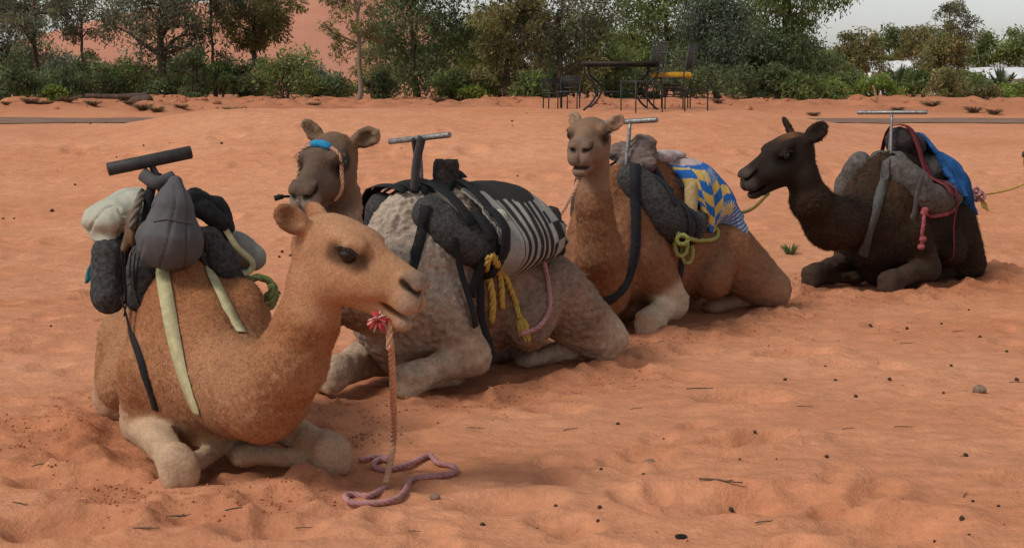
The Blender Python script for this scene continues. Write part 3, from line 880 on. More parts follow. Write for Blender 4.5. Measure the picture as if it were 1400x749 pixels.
def strap_px(mb, C, path, w, off=0.006, th=0.004, n=36, col=None, pre=()):
    """a strap along a pixel path, cast onto the animal and whatever lies on it"""
    q = spline(np.array([(a, b, 0) for a, b in path], float), n)
    pts, nr = [], []
    for a, b, _ in q:
        h = cast_px(C, a, b)
        if h is None: continue
        pts.append(h[0] + h[1] * off); nr.append(h[1])
    if len(pts) < 3: return mb
    runs = [[0]]
    for i in range(1, len(pts)):
        if np.linalg.norm(pts[i] - pts[i - 1]) < 0.12: runs[-1].append(i)
        else: runs.append([i])
    keep = max(runs, key=len)
    if len(keep) < 3: return mb
    pts = np.array(pts)[keep]; nr = np.array(nr)[keep]
    if len(pre):
        e_ = spline(list(pre) + [pts[0]], 10)[:-1]; pts = np.vstack([e_, pts]); nr = np.vstack([np.tile(nr[0], (9, 1)), nr])
    pts = smooth_path(pts, 3); nr = smooth_path(nr, 4)
    return ribbon(mb, pts, nr, w, th, col)
def rope_px(mb, C, path, r, tpm=16, col=None, n=30, off=None):
    q = spline(np.array([(a, b, 0) for a, b in path], float), n)
    pts = []
    for a, b, _ in q:
        h = cast_px(C, a, b)
        if h is None or (pts and np.linalg.norm(h[0] - pts[-1]) > .3): continue
        pts.append(h[0] + h[1] * (r * .8 if off is None else off))
    if len(pts) < 3: return mb
    return add_rope(mb, smooth_path(pts, 2), r, tpm, col, n)
def ring(C, x, a0, a1, n=60, zc=.60, slope=0.0, conv=12, off=.006, yoff=0.0):
    """points round the body in the plane local-x = x (+ slope with height), angle 0 up, + to its left"""
    fr = C['fr']; an = np.radians(np.linspace(a0, a1, n)); rad = []; ctr = []; dr = []
    for a in an:
        d = np.array([0, math.sin(a), math.cos(a)])
        c = np.array([x, yoff, zc])
        o = c + d * 1.3; o[0] += slope * d[2]; 
        tgt = c.copy(); 
        ow, tw = fr.w(o), fr.w(tgt)
        h = cast(C, ow, Vector(tw - ow).normalized())
        rad.append(np.linalg.norm((h[0] if h else tw) - tw)); ctr.append(tw); dr.append((ow - tw) / np.linalg.norm(ow - tw))
    rad = np.array(rad)
    for _ in range(conv):
        r2 = rad.copy(); r2[1:-1] = np.maximum(rad[1:-1], (rad[:-2] + rad[2:]) / 2); rad = r2
    pts = np.array(ctr) + np.array(dr) * (rad + off)[:, None]
    return pts, np.array(dr)
def girth(mb, C, x, w, a0=-178, a1=178, slope=0.0, col=None, th=.004, n=70, conv=12, off=.006):
    p, d = ring(C, x, a0, a1, n, slope=slope, conv=conv, off=off)
    return ribbon(mb, smooth_path(p, 1), d, w, th, col)
def drape(name, C, mat, xs, ph, off=.012, th=.010, amp=.008, colf=None, conv=30, seed=1, parent=None, flare=0.0, zc=.6, ragged=.01, wr=(9, 3)):
    """a cloth laid over the back: xs(t in 0..1)-> local x, ph = (right edge angle, left edge angle) functions of s"""
    nx, na = 90, 120
    fr = C['fr']
    S_ = np.linspace(0, 1, nx); T_ = np.linspace(0, 1, na)
    rad = np.zeros((nx, na)); D = np.zeros((nx, na, 3)); Cc = np.zeros((nx, 3))
    for i in range(0, nx):
        s = S_[i]
        x = xs[0] + (xs[1] - xs[0]) * s
        c = np.array([x, 0, zc]); Cc[i] = c
        r0 = ph[0](s); r1 = ph[1](s)
        for j in range(na):
            a = R(r0 + (r1 - r0) * T_[j])
            D[i, j] = (0, math.sin(a), math.cos(a))
            if i % 3 == 0 and j % 3 == 0:
                ow = fr.w(c + D[i, j] * 1.2); tw = fr.w(c)
                h = cast(C, ow, Vector(tw - ow).normalized())
                rad[i, j] = np.linalg.norm((h[0] if h else tw) - tw) / fr.S
    r = rad[::3, ::3]
    for _ in range(conv):
        r2 = r.copy()
        r2[:, 1:-1] = np.maximum(r2[:, 1:-1], (r[:, :-2] + r[:, 2:]) / 2)
        r2[1:-1] = np.maximum(r2[1:-1], (r[:-2] + r[2:]) / 2 - .004)
        r = r2
    ia = np.linspace(0, r.shape[0] - 1, nx); ja = np.linspace(0, r.shape[1] - 1, na)
    i0 = np.minimum(ia.astype(int), r.shape[0] - 2); j0 = np.minimum(ja.astype(int), r.shape[1] - 2)
    fi = (ia - i0)[:, None]; fj = (ja - j0)[None]
    rr = r[i0][:, j0] * (1 - fi) * (1 - fj) + r[i0 + 1][:, j0] * fi * (1 - fj) + r[i0][:, j0 + 1] * (1 - fi) * fj + r[i0 + 1][:, j0 + 1] * fi * fj
    uu, vv = np.meshgrid(S_, T_, indexing='ij')
    edge = np.abs(vv - .5) * 2
    q = np.stack([uu * wr[0], vv * wr[1], np.full_like(uu, seed)], -1)
    rr = rr + off + amp * fbm(q, seed, 4) * (0.4 + 1.6 * edge) + amp * .5 * fbm(q * 2.6, seed + 5, 3) + flare * edge ** 4
    L = Cc[:, None] + D * rr[..., None]
    L[..., 0] += ragged * fbm(np.stack([vv * 30, uu * 0 + seed, uu * 0], -1), seed + 2, 3) * (np.abs(uu - .5) * 2) ** 4
    W_ = np.array(L.reshape(-1, 3) * fr.S) @ fr.M.T + fr.o
    n = nx * na
    ii_ = np.arange(n).reshape(nx, na)
    top = np.stack([ii_[:-1, :-1], ii_[:-1, 1:], ii_[1:, 1:], ii_[1:, :-1]], -1).reshape(-1, 4)
    Dw = D.reshape(-1, 3) @ fr.M.T
    V = np.concatenate([W_, W_ - Dw * th])
    bd = np.concatenate([ii_[0], ii_[1:, -1], ii_[-1, ::-1][1:], ii_[::-1, 0][1:]])
    sidef = np.stack([bd[:-1], bd[:-1] + n, bd[1:] + n, bd[1:]], 1)
    Q = np.concatenate([top[:, ::-1], top + n, sidef])
    cols = None
    if colf is not None:
        c = colf(uu.reshape(-1), vv.reshape(-1)); cols = np.concatenate([c, c * .9])
    if parent is not None:
        return mesh_np(name, V - wl(parent), Q, mat, parent, True, None, cols)
    loc = np.array([V[:, 0].mean(), V[:, 1].mean(), V[:, 2].min()])
    return mesh_np(name, V, Q, mat, None, True, loc, cols)
def chain(pts, rad, k=.03):
    p = spline(pts, max(6, 3 * len(pts)))
    r = np.interp(np.linspace(0, 1, len(p)), np.linspace(0, 1, len(rad)), rad)
    return [RC(p[i], p[i + 1], r[i], r[i + 1], k) for i in range(len(p) - 1)]

M_PAD = simple('pad_burlap', (.058, .056, .054), .95, nscale=45, var=.6, bump=.9, bscale=90, bdist=.012, spec=.1)
def fleck(m, c2, scale=110, lo=.60):
    nt = m.node_tree; bs = nt.nodes['Principled BSDF']; src = bs.inputs['Base Color'].links[0].from_socket
    tc = N_(nt, 'ShaderNodeTexCoord'); n = N_(nt, 'ShaderNodeTexNoise', Scale=scale, Detail=6.0, Roughness=0.8); nt.links.new(tc.outputs['Object'], n.inputs['Vector'])
    r = N_(nt, 'ShaderNodeMapRange'); r.inputs['From Min'].default_value = lo; r.inputs['From Max'].default_value = lo + .08; nt.links.new(n.outputs['Fac'], r.inputs['Value'])
    mx = N_(nt, 'ShaderNodeMix', _data_type='RGBA'); nt.links.new(r.outputs[0], mx.inputs[0]); nt.links.new(src, mx.inputs[6]); mx.inputs[7].default_value = (*c2, 1); nt.links.new(mx.outputs[2], bs.inputs['Base Color'])
fleck(M_PAD, (.16, .15, .145))
M_PADG = simple('pad_grey', (.105, .092, .082), .95, nscale=30, var=.5, bump=.7, bscale=70, bdist=.010, spec=.1)
fleck(M_PADG, (.035, .030, .027), 60, .58)
M_METAL = simple('worn_steel', (.24, .23, .22), .5, .7, nscale=35, var=.45, bump=.2, bscale=60, bdist=.002, spec=.4)
M_RUBBER = simple('dark_tube', (.032, .029, .028), .6, nscale=25, var=.4, bump=.25, bscale=90, bdist=.002)
M_BLACK = simple('black_webbing', (.010, .010, .011), .85, nscale=60, var=.4, bump=.5, bscale=300, bdist=.002)
M_BLUEBLK = simple('navy_webbing', (.014, .016, .021), .85, nscale=60, var=.4, bump=.4, bscale=300, bdist=.002)
M_GREYST = simple('grey_webbing', (.085, .080, .074), .9, nscale=40, var=.35, bump=.5, bscale=300, bdist=.002)
M_OLIVE = simple('olive_webbing', (.40, .36, .20), .85, nscale=30, var=.2, bump=.35, bscale=350, bdist=.0015)
M_BAG = simple('grey_nylon', (.080, .078, .080), .75, nscale=8, var=.15, bump=.12, bscale=500, bdist=.001)
M_SHEET = simple('cream_sheet', (.40, .39, .31), .9, nscale=10, var=.15, bump=.3, bscale=40, bdist=.008)
M_GROLL = simple('grey_roll', (.23, .23, .20), .9, nscale=14, var=.2, bump=.3, bscale=60, bdist=.004)
M_BROWNL = simple('brown_canvas', (.13, .075, .042), .9, nscale=20, var=.3, bump=.3, bscale=120, bdist=.003)
M_ROPE = {
    'tan': simple('rope_tan', (.50, .27, .165), .9, nscale=60, var=.25, bump=.4, bscale=400, bdist=.002),
    'pink': simple('rope_pink', (.40, .20, .19), .9, nscale=12, var=.3, bump=.4, bscale=400, bdist=.002),
    'green': simple('rope_green', (.17, .20, .07), .9, nscale=60, var=.25, bump=.4, bscale=400, bdist=.002),
    'lime': simple('rope_lime', (.33, .33, .10), .9, nscale=60, var=.25, bump=.4, bscale=400, bdist=.002),
    'yellow': simple('rope_yellow', (.46, .30, .065), .9, nscale=60, var=.3, bump=.4, bscale=400, bdist=.002),
    'olive': simple('rope_olive', (.20, .16, .045), .9, nscale=60, var=.25, bump=.4, bscale=400, bdist=.002),
    'red': simple('rope_red', (.32, .075, .085), .9, nscale=30, var=.35, bump=.4, bscale=400, bdist=.002)}
M_ATTR = simple('woven_blanket', (1, 1, 1), .95, nscale=70, var=.18, bump=.5, bscale=260, bdist=.003, spec=.1, attr='col')
M_RED = simple('red_webbing', (.15, .022, .028), .85, nscale=40, var=.3, bump=.4, bscale=300, bdist=.002)
M_DARKROLL = simple('dark_rolled_mat', (.035, .027, .026), .95, nscale=50, var=.6, bump=.8, bscale=60, bdist=.01)
M_STRIPE = simple('brown_striped_cloth', (.17, .125, .105), .95, nscale=9, var=.5, bump=.6, bscale=50, bdist=.012, stretch=(1, 1, 6))

def bar_part(mb, p0, p1, r, seg=12):
    d = (p1 - p0) / np.linalg.norm(p1 - p0)
    return mb.tube([p0, p0 + d * .002, p0 + d * .004, p1 - d * .004, p1 - d * .002, p1], [r * .8, r * .95, r, r, r * .95, r * .8], seg)
def saddle(C, name, label, bar, post_x, pads, padmat, barr=.018, barmat=None, seat=True, legs=(.10, .10), padr=(.105, .125, .125, .10), base_z=1.1, seed=3):
    """bar = (world end, world end); pads = {side: local path}"""
    fr = C['fr']
    root = empty(name, fr.w((post_x, 0, base_z)))
    tag(root, label, 'saddle', 'riding saddles on the camels')
    bm_ = barmat or M_METAL
    bar_part(MB(), bar[0], bar[1], barr)
    mb = MB(); bar_part(mb, bar[0], bar[1], barr); mb.build('handle_bar', bm_, root)
    mid = (bar[0] + bar[1]) / 2
    for s in (-1, 1):
        mb = MB()
        foot = fr.w((post_x + s * legs[0] * .6, s * .05, base_z - .10))
        mb.tube(spline([mid + np.array([0, 0, -.004]), mid * .45 + foot * .55 + (fr.M[:, 0] * s * .01), foot], 10), .013, 8)
        mb.build('post', bm_, root)
    for s, path in pads.items():
        o = lump('side_pad', chain(fr.ws(path), [r * fr.S for r in padr]), .019, padmat, root, amp=.013, nsc=14, seed=seed + s, octv=5)
        add_bvh(C, o)
    if seat:
        o = lump('seat_cushion', [EL(fr.w((-.34, 0, .98)), np.array([.28, .30, .17]) * fr.S, .05, fr.M), EL(fr.w((-.50, 0, .84)), np.array([.20, .37, .19]) * fr.S, .08, fr.M)], .026, padmat, root, amp=.012, nsc=10, seed=seed + 9)
        add_bvh(C, o)
    return root
def strap_build(mb, name, mat, root):
    if mb.n: return mb.build(name, mat, root)

# ---------------------------------------------------------------- tan camel
fr = FA
barA = (fr.onx(147, 232, .25), fr.onx(262, 208, .25))
SA = saddle(CA, 'saddle', 'saddle with fat dark tube handle and black stuffed pads on the tan camel', barA, .25,
            {}, M_PAD, barr=.032, barmat=M_RUBBER, base_z=1.05, seat=True)
def wx(px, py, x): return FA.onx(px, py, x)
for prims, mt in (
        ([RC(wx(150, 345, .05), wx(148, 405, .08), .085, .088, .03), RC(wx(165, 330, .0), wx(150, 345, .05), .06, .085, .03)], M_PAD),
        ([RC(wx(196, 330, .20), wx(192, 375, .30), .05, .07, .03), RC(wx(192, 375, .30), wx(188, 408, .30), .07, .062, .03)], M_PAD),
        ([RC(wx(285, 325, .22), wx(305, 360, .26), .06, .075, .03), RC(wx(305, 360, .26), wx(322, 385, .24), .072, .05, .03)], M_PAD),
        ([RC(wx(325, 340, -.02), wx(347, 352, .0), .075, .07, .03), RC(wx(310, 325, -.1), wx(325, 340, -.02), .06, .075, .03)], M_GROLL)):
    add_bvh(CA, lump('side_pad', prims, .009, mt, SA, amp=.013, nsc=16, seed=int(abs(prims[0][1][0] * 100)), octv=4))
mb = MB(); p_ = spline([wx(195, 238, .25), wx(214, 250, .29), wx(236, 243, .25)], 12); mb.tube(p_, .030, 8, flat=1.2)
mb.build('grip_wrap', M_BAG, SA)
mb = MB()
ribbon(mb, spline([wx(216, 236, .25), wx(206, 262, .27), wx(200, 300, .27), wx(196, 330, .28)], 14), np.tile(-FA.M[:, 1] * .3 + FA.M[:, 0], (14, 1)), .045, .006)
mb.build('strap', M_BLACK, SA)
mb = MB(); strap_px(mb, CA, [(222, 366), (228, 410), (237, 455), (248, 500), (261, 540), (272, 566)], .066, .008)
strap_build(mb, 'breast_strap', M_OLIVE, SA)
mb = MB(); strap_px(mb, CA, [(284, 368), (300, 400), (316, 432), (330, 456)], .05, .008)
strap_build(mb, 'breast_strap', M_OLIVE, SA)
mb = MB(); strap_px(mb, CA, [(180, 455), (190, 482), (198, 510), (208, 540), (214, 560)], .035, .006, pre=[wx(166, 405, .36), wx(173, 430, .36)])
strap_build(mb, 'girth_strap', M_BLACK, SA)
for k in range(7):
    mb = MB(); x0 = 158 + 5 * k
    mb.tube(smooth_path([wx(x0 + random.uniform(-4, 4), 345 + 18 * j + random.uniform(-4, 4), .40 - .008 * j) for j in range(3 + k % 4)] , 1), .004, 5)
    mb.build('cord', M_BLACK, SA)
def bag_fold(V):
    return None
bp = [RC(wx(240, 250, .36), wx(236, 285, .42), .035, .085, .05), RC(wx(236, 285, .42), wx(232, 324, .43), .088, .140, .05),
      EL(wx(232, 331, .43), (.158, .098, .136), .04, FA.M[:, [1, 0, 2]])]
V, Q = sdf_mesh(bp, .009); V = relax(V, Q, 2)
lq = (V - FA.o) @ FA.M
apex = (wx(240, 242, .36) - FA.o) @ FA.M
ang = np.arctan2(lq[:, 1] - apex[1], apex[2] - lq[:, 2] + .08)
cr_ = np.abs(vnoise(np.stack([ang * 7, lq[:, 2] * 2.2, lq[:, 0] * 2], -1), 5))
V = V + vert_normals(V, Q) * (-.018 * (1 - sstep(0, .13, cr_)) * .5 + .012 * fbm(V * np.array([8, 8, 4.5]), 8, 4))[:, None]
bag = mesh_np('hanging_bag', V, Q, M_BAG, None, True, np.array([V[:, 0].mean(), V[:, 1].mean(), V[:, 2].min()]))
tag(bag, 'dark grey nylon bag hanging from the fat dark handle of the tan camel', 'bag')
mb = MB()
sm = [cast(dict(bvhs=[BVHTree.FromPolygons([tuple(v) for v in V.tolist()], Q.tolist())]), (0, 0, CH), Vector(ray(a, b)).normalized()) for a, b in [(196, 300 + 0), (210, 303), (228, 300), (246, 303), (262, 306)]]
sm = [h[0] + h[1] * .002 for h in sm if h]
if len(sm) > 2: mb.tube(spline(sm, 20), .004, 5); mb.build('seam', M_BAG, bag)
add_bvh(CA, bag)
V, Q = sdf_mesh([EL(wx(152, 298, -.02), (.135, .17, .085), .05, FA.M[:, [1, 0, 2]]), EL(wx(178, 282, -.05), (.13, .15, .085), .05), RC(wx(140, 312, .0), wx(148, 330, .06), .075, .055, .04)], .009); V = relax(V, Q, 2)
_c = wx(165, 345, .1); _q = (V - _c) @ FA.M; _a = np.arctan2(_q[:, 2], _q[:, 1]); _r = np.linalg.norm(_q[:, 1:], axis=1)
V = V + vert_normals(V, Q) * (.022 * fbm(np.stack([_a * 2.2 + _q[:, 0] * 5, _r * 9, _q[:, 0] * 4], -1), 3, 3) - .014 * (1 - sstep(0, .16, np.abs(vnoise(np.stack([_r * 16 + _a, _a * 1.6, _q[:, 0] * 5], -1), 6)))))[:, None]
sheet = mesh_np('bedding_bundle', V, Q, M_SHEET, None, True, np.array([V[:, 0].mean(), V[:, 1].mean(), V[:, 2].min()]))
tag(sheet, 'cream white bedding bundle beside the grey hanging bag', 'bundle')
br = MB(); add_rope(br, [wx(196, 262, .22), wx(190, 276, .28), wx(184, 292, .3), wx(180, 312, .3)], .022, 9); o = br.build('braided_tie', simple('braid', (.16, .13, .10), .9), None)
tag(o, 'short braided grey tie between the cream bundle and the grey bag', 'tie')
flap = lump('canvas_flap', [EL(wx(180, 312, .2), (.03, .09, .09), .03, FA.M[:, [1, 0, 2]]), RC(wx(182, 300, .2), wx(170, 340, .22), .028, .02, .02)], .009, M_BROWNL, None, amp=.008, nsc=16)
tag(flap, 'small brown canvas flap under the cream bundle', 'cloth')
jk = lump('black_jacket', [RC(wx(268, 272, .12), wx(296, 284, .05), .055, .05, .03), RC(wx(296, 284, .05), wx(312, 312, .10), .05, .04, .03), RC(wx(278, 288, .2), wx(304, 306, .2), .05, .045, .03), RC(wx(300, 300, .05), wx(298, 322, .1), .05, .05, .04)], .009, M_BLACK, None, amp=.018, nsc=15, seed=22)
tag(jk, 'black jacket heaped behind the grey hanging bag', 'jacket')
mb = MB()
pp = spline([wx(284, 298, .22), wx(306, 312, .22), wx(324, 338, .24), wx(345, 358, .22), wx(340, 372, .22), wx(322, 374, .25)], 30)
ribbon(mb, pp, np.tile(FA.M[:, 0] + np.array([0, 0, .6]), (30, 1)), .03, .004)
o = mb.build('tie_strap', M_OLIVE, None); tag(o, 'loose olive webbing strap looped over the grey roll', 'strap')
mb = MB()
th_ = np.linspace(-.6, 2 * math.pi * 1.25, 40)
cc_ = [wx(353 + 20 * math.cos(t) * (1 + .03 * t), 402 + 23 * math.sin(t), .26 - .008 * t) for t in th_]
add_rope(mb, cc_ + [wx(366, 403, .2), wx(380, 402, .2)], .020, 13, n=110)
add_rope(mb, [wx(345, 420, .25), wx(352, 440, .25), wx(358, 446, .25), wx(364, 440, .25)], .020, 13)
o = mb.build('coiled_rope', M_ROPE['green'], None); tag(o, 'small coil of green rope on the tan camel\'s flank', 'rope')
mb = MB()
for k in range(9):
    mb.tube(spline([wx(128, 358, -.05), wx(124 + random.uniform(-4, 3), 370, -.03), wx(119 + random.uniform(-3, 6), 386 + random.uniform(-3, 3), 0)], 8), [.008] * 6 + [.006, .003], 5)
o = mb.build('tassel', simple('teal_yarn', (.02, .14, .17), .9), None); tag(o, 'teal blue tassel hanging behind the black pad of the tan camel', 'tassel')

# ---------------------------------------------------------------- grey camel
fr = FB
def padpath(s, a=(.36, .20, 1.02), b=(.24, .30, .88), c=(.00, .35, .81), d=(-.38, .34, .81), e=(-.62, .22, .84)):
    return [(q[0], s * q[1], q[2]) for q in (a, b, c, d, e)]
barB = (fr.w((.26, -.25, 1.415)), fr.w((.24, .25, 1.47)))
SB = saddle(CB, 'saddle', 'saddle with a steel pipe handle and charcoal pads on the grey camel', barB, .25, {1: padpath(1), -1: padpath(-1)}, M_PAD, barr=.018)
mb = MB()
for sgn in (-1, 1):
    ribbon(mb, spline([fr.w((.26, sgn * .03, 1.45)), fr.w((.27 + .05 * sgn, sgn * .045, 1.3)), fr.w((.28 + .08 * sgn, sgn * .07, 1.14))], 14), np.tile(fr.M[:, 1] * 1.0, (14, 1)), .06, .012)
mb.build('post_wrap', simple('grey_brown_webbing', (.06, .05, .047), .9), SB)
mb = MB(); strap_px(mb, CB, [(583, 282), (580, 300), (574, 330), (566, 356), (560, 380)], .065, .008); strap_build(mb, 'breast_strap', M_BLACK, SB)
mb = MB(); girth(mb, CB, .10, .055, 30, 178); strap_build(mb, 'girth_strap', M_BLACK, SB)
mat_r = lump('rolled_mat', [RC(fr.w((.06, .02, 1.16)), fr.w((.05, .02, 1.27)), .075, .082, .02), RC(fr.w((.05, .02, 1.27)), fr.w((.05, .02, 1.35)), .062, .060, .01, True)], .009, M_DARKROLL, None, amp=.010, nsc=24, seed=31)
tag(mat_r, 'dark hollow rolled mat standing behind the steel pipe handle of the grey camel', 'mat')
def col_stripe(u, v):
    n = len(u); c = np.tile(np.array([.030, .027, .026]), (n, 1)); lt = np.array([.27, .255, .225])
    s = (v - .5) * 2                      # across, + left
    w = u
    st = ((np.abs(s - .30) < .20) | True)
    band = (w > .10) & (w < .62)
    lines = (np.mod(w * 13, 1) < .42) & band & (s > .18)
    c[lines] = lt
    big = (w <= .22) & (s > .05) | ((w > .62) & (s < .45) & (s > -.2))
    c[big] = lt
    arc = (np.hypot((w - .55) * 1.3, (s - .08) * .9) < .24) & (s < .30)
    c[arc] = (.030, .027, .026)
    chk = (w > .62) & (s > .45) & (np.mod(np.floor(w * 6) + np.floor(s * 5), 2) < 1)
    c[chk] = lt
    return c
bl = drape('striped_blanket', CB, M_ATTR, (.05, -.70), (lambda s: -55, lambda s: 80 + 7 * math.sin(s * 5)), off=.016, th=.022, amp=.014, colf=col_stripe, conv=60, seed=3, ragged=.03)
tag(bl, 'black and white striped wool blanket folded over the grey camel', 'blanket')
add_bvh(CB, bl)
o = lump('cream_roll', [RC(fr.w((.02, .38, .80)), fr.w((-.06, .36, .98)), .055, .05, .03)], .009, M_SHEET, None, amp=.006, nsc=14)
tag(o, 'small cream roll tucked under the striped blanket', 'roll')
mb = MB()
for k in range(14):
    a = random.uniform(-60, 55); x = random.uniform(.02, .36)
    p, d = ring(CB, x, a, a + random.uniform(25, 70), 14, slope=random.uniform(-.3, .3), off=.012 + .02 * random.random())
    p += np.array([0, 0, 1]) * (np.sin(np.linspace(0, 3.14, 14)) * random.uniform(.0, .05))[:, None]
    ribbon(mb, p, d + np.random.default_rng(k).normal(0, .3, 3), random.uniform(.045, .075), .008)
o = mb.build('strap_bundle', M_BLACK, None); tag(o, 'tangle of black webbing straps piled at the foot of the steel pipe handle', 'straps')
o = lump('dark_bundle', [EL(fr.ony(752, 300, .2), (.075, .08, .09), .03), EL(fr.ony(757, 318, .22), (.06, .06, .06), .03)], .010, M_DARKROLL, None, amp=.022, nsc=20, seed=5)
tag(o, 'dark crumpled bundle tied at the rear end of the striped blanket', 'bundle')
mb = MB(); rope_px(mb, CB, [(667, 348), (664, 365), (668, 390), (672, 415), (670, 440)], .022, 12)
rope_px(mb, CB, [(670, 345), (680, 370), (684, 400), (684, 420)], .020, 12)
rope_px(mb, CB, [(676, 350), (690, 380), (702, 410), (712, 435)], .018, 12)
for k in range(14):
    rope_px(mb, CB, [(712, 432), (715 + random.uniform(-9, 9), 446), (716 + random.uniform(-7, 9), 462 + random.uniform(-4, 5))], .006, 30, n=12)
o = mb.build('yellow_rope', M_ROPE['yellow'], None); tag(o, 'frayed yellow rope hanging down the flank of the grey camel', 'rope')
mb = MB(); rope_px(mb, CB, [(741, 335), (744, 360), (750, 390), (750, 420), (742, 440), (728, 452), (712, 455)], .016, 14)
o = mb.build('crupper_rope', M_ROPE['pink'], None); tag(o, 'dusty pink rope curving round the rump of the grey camel', 'rope')
mb = MB()
for k in range(5):
    a0 = fr.ony(748, 322, .2)
    mb.tube(spline([a0, fr.ony(752 + 2 * k, 340, .22), fr.ony(756 + 3 * k, 356 + 2 * k, .22), fr.ony(752 + 6 * k, 372 + random.uniform(-10, 10), .24)], 12), .006, 5)
o = mb.build('dangling_cord', simple('dark_green_cord', (.03, .05, .035), .9), None); tag(o, 'dark green cord dangling in strands behind the striped blanket', 'cord')
# noseband of rope with a blue tie and a peg
def on_head(C, p):
    return C['hw'] + C['Mh'] @ (np.array(p) * C['hs'])
def head_cast(C, p):
    """surface point under a head-local direction from the muzzle axis"""
    o = on_head(C, (p[0], p[1] * 3, p[2] * 3 - .06 * 2)); t = on_head(C, (p[0], 0, -.06))
    h = C['bvh'].ray_cast(Vector(o), Vector(t - o).normalized())
    return np.array(h[0]) + np.array(h[1]) * .010
mb = MB()
pts = [head_cast(CB, (.20 + .10 * (1 - math.cos(a)) / 2, .14 * math.sin(a), .14 * math.cos(a))) for a in np.linspace(-2.4, 2.4, 28)]
add_rope(mb, smooth_path(pts, 2), .012, 18)
hal = mb.build('rope_noseband', M_ROPE['tan'], None); tag(hal, 'plaited rope noseband round the dark face of the grey camel', 'halter')
mb = MB(); mb.tube(smooth_path([head_cast(CB, (.20, .14 * math.sin(a), .14 * math.cos(a))) for a in np.linspace(-.22, .36, 9)], 1), [.014, .02, .023, .021, .022, .024, .022, .02, .013], 9)
mb.build('blue_tie', simple('blue_yarn', (.02, .22, .42), .85, nscale=80, var=.4), hal)
mb = MB(); q0 = on_head(CB, (.47, -.06, -.075)); mb.tube([q0, q0 + np.array([-.05, .0, .0]), q0 + np.array([-.055, 0, 0]), q0 + np.array([-.10, -.01, -.01])], [.008, .007, .013, .016], 7)
o = mb.build('nose_peg', M_BLACK, None); tag(o, 'black wooden peg through the nostril of the grey camel', 'peg')

# ---------------------------------------------------------------- brown camel
fr = FC
barC = (fr.w((.29, -.18, 1.43)), fr.w((.24, .26, 1.46)))
SCd = saddle(CC, 'saddle', 'saddle with a worn steel pipe handle and black pads on the brown camel', barC, .27,
             {1: padpath(1, (.42, .18, 1.06), (.30, .30, .88), (.22, .35, .76), (.02, .36, .70), (-.10, .34, .72)), -1: padpath(-1, (.42, .18, 1.06), (.30, .30, .86), (.22, .35, .76), (.02, .36, .70), (-.10, .34, .72))}, M_PAD, barr=.020)
mb = MB(); strap_px(mb, CC, [(868, 205), (868, 240), (869, 290), (868, 340), (860, 378), (848, 398), (832, 410), (815, 410), (797, 398), (784, 378)], .075, .010, n=60); strap_build(mb, 'breast_strap', M_BLUEBLK, SCd)
mb = MB(); girth(mb, CC, .06, .06, 40, 178); strap_build(mb, 'girth_strap', M_BLUEBLK, SCd)
def col_blue(u, v):
    n = len(u); s = (v - .5) * 2
    bl_ = np.array([.025, .115, .36]); ye = np.array([.55, .37, .09])
    c = np.tile(bl_, (n, 1))
    chk = np.mod(np.floor(u * 5.2) + np.floor(s * 6.5 + .3), 2) < 1
    zone = ((u > .05) & (u < .75) & (s > .30)) | ((u < .42) & (s > .05))
    c[chk & zone] = ye
    st = (np.mod(u * 26 + s * 14, 1) < .42) & (((u > .55) & (s > .68)) | ((u > .30) & (u < .62) & (s > .12) & (s < .30)))
    c[st] = (.40, .40, .36)
    c[(s < -.0)] = (.42, .33, .31)
    return c
blc = drape('checked_blanket', CC, M_ATTR, (-.12, -.66), (lambda s: -40, lambda s: 72 + 14 * s - 8 * math.cos(s * 9)), off=.018, th=.014, amp=.016, colf=col_blue, conv=70, seed=8, ragged=.03)
tag(blc, 'blue and yellow checked blanket over the brown camel', 'blanket')
add_bvh(CC, blc)
o = lump('folded_cloth', [EL(fr.w((-.14, .04, 1.18)), (.12, .09, .055), .03, fr.M), EL(fr.w((-.30, -.02, 1.185)), (.12, .12, .04), .03, fr.M)], .009, simple('pale_pink_cloth', (.40, .31, .29), .9, bump=.3, bscale=30, bdist=.008), None, amp=.010, nsc=16)
tag(o, 'pale pink folded cloth at the front of the checked blanket', 'cloth')
o = lump('cloth_bundle', [EL(fr.w((.14, .03, 1.20)), (.13, .13, .085), .03), EL(fr.w((.10, .03, 1.28)), (.10, .10, .07), .03), RC(fr.w((.30, .0, 1.15)), fr.w((.16, .14, 1.14)), .045, .05, .02), EL(fr.w((.20, -.10, 1.22)), (.09, .08, .08), .03)], .009, M_STRIPE, None, amp=.028, nsc=18, seed=9)
tag(o, 'brown and cream striped cloth bundled behind the handle of the brown camel', 'cloth')
mb = MB()
for k in range(8):
    a = random.uniform(-30, 50); x = random.uniform(.0, .36)
    p, d = ring(CC, x, a, a + random.uniform(30, 60), 14, slope=random.uniform(-.2, .2), off=.012 + .015 * random.random())
    ribbon(mb, p, d, random.uniform(.035, .06), .005)
o = mb.build('strap_bundle', M_BLUEBLK, None); tag(o, 'dark webbing straps tangled over the pads of the brown camel', 'straps')
o = lump('tan_roll', [RC(fr.w((-.02, .37, .78)), fr.w((-.08, .33, .98)), .05, .05, .03)], .010, simple('tan_canvas', (.36, .25, .12), .9), None, amp=.006)
tag(o, 'tan canvas roll under the edge of the checked blanket', 'roll')
mb = MB()
rope_px(mb, CC, [(925, 318), (940, 324), (958, 329), (975, 327), (981, 318), (972, 305)], .018, 14)
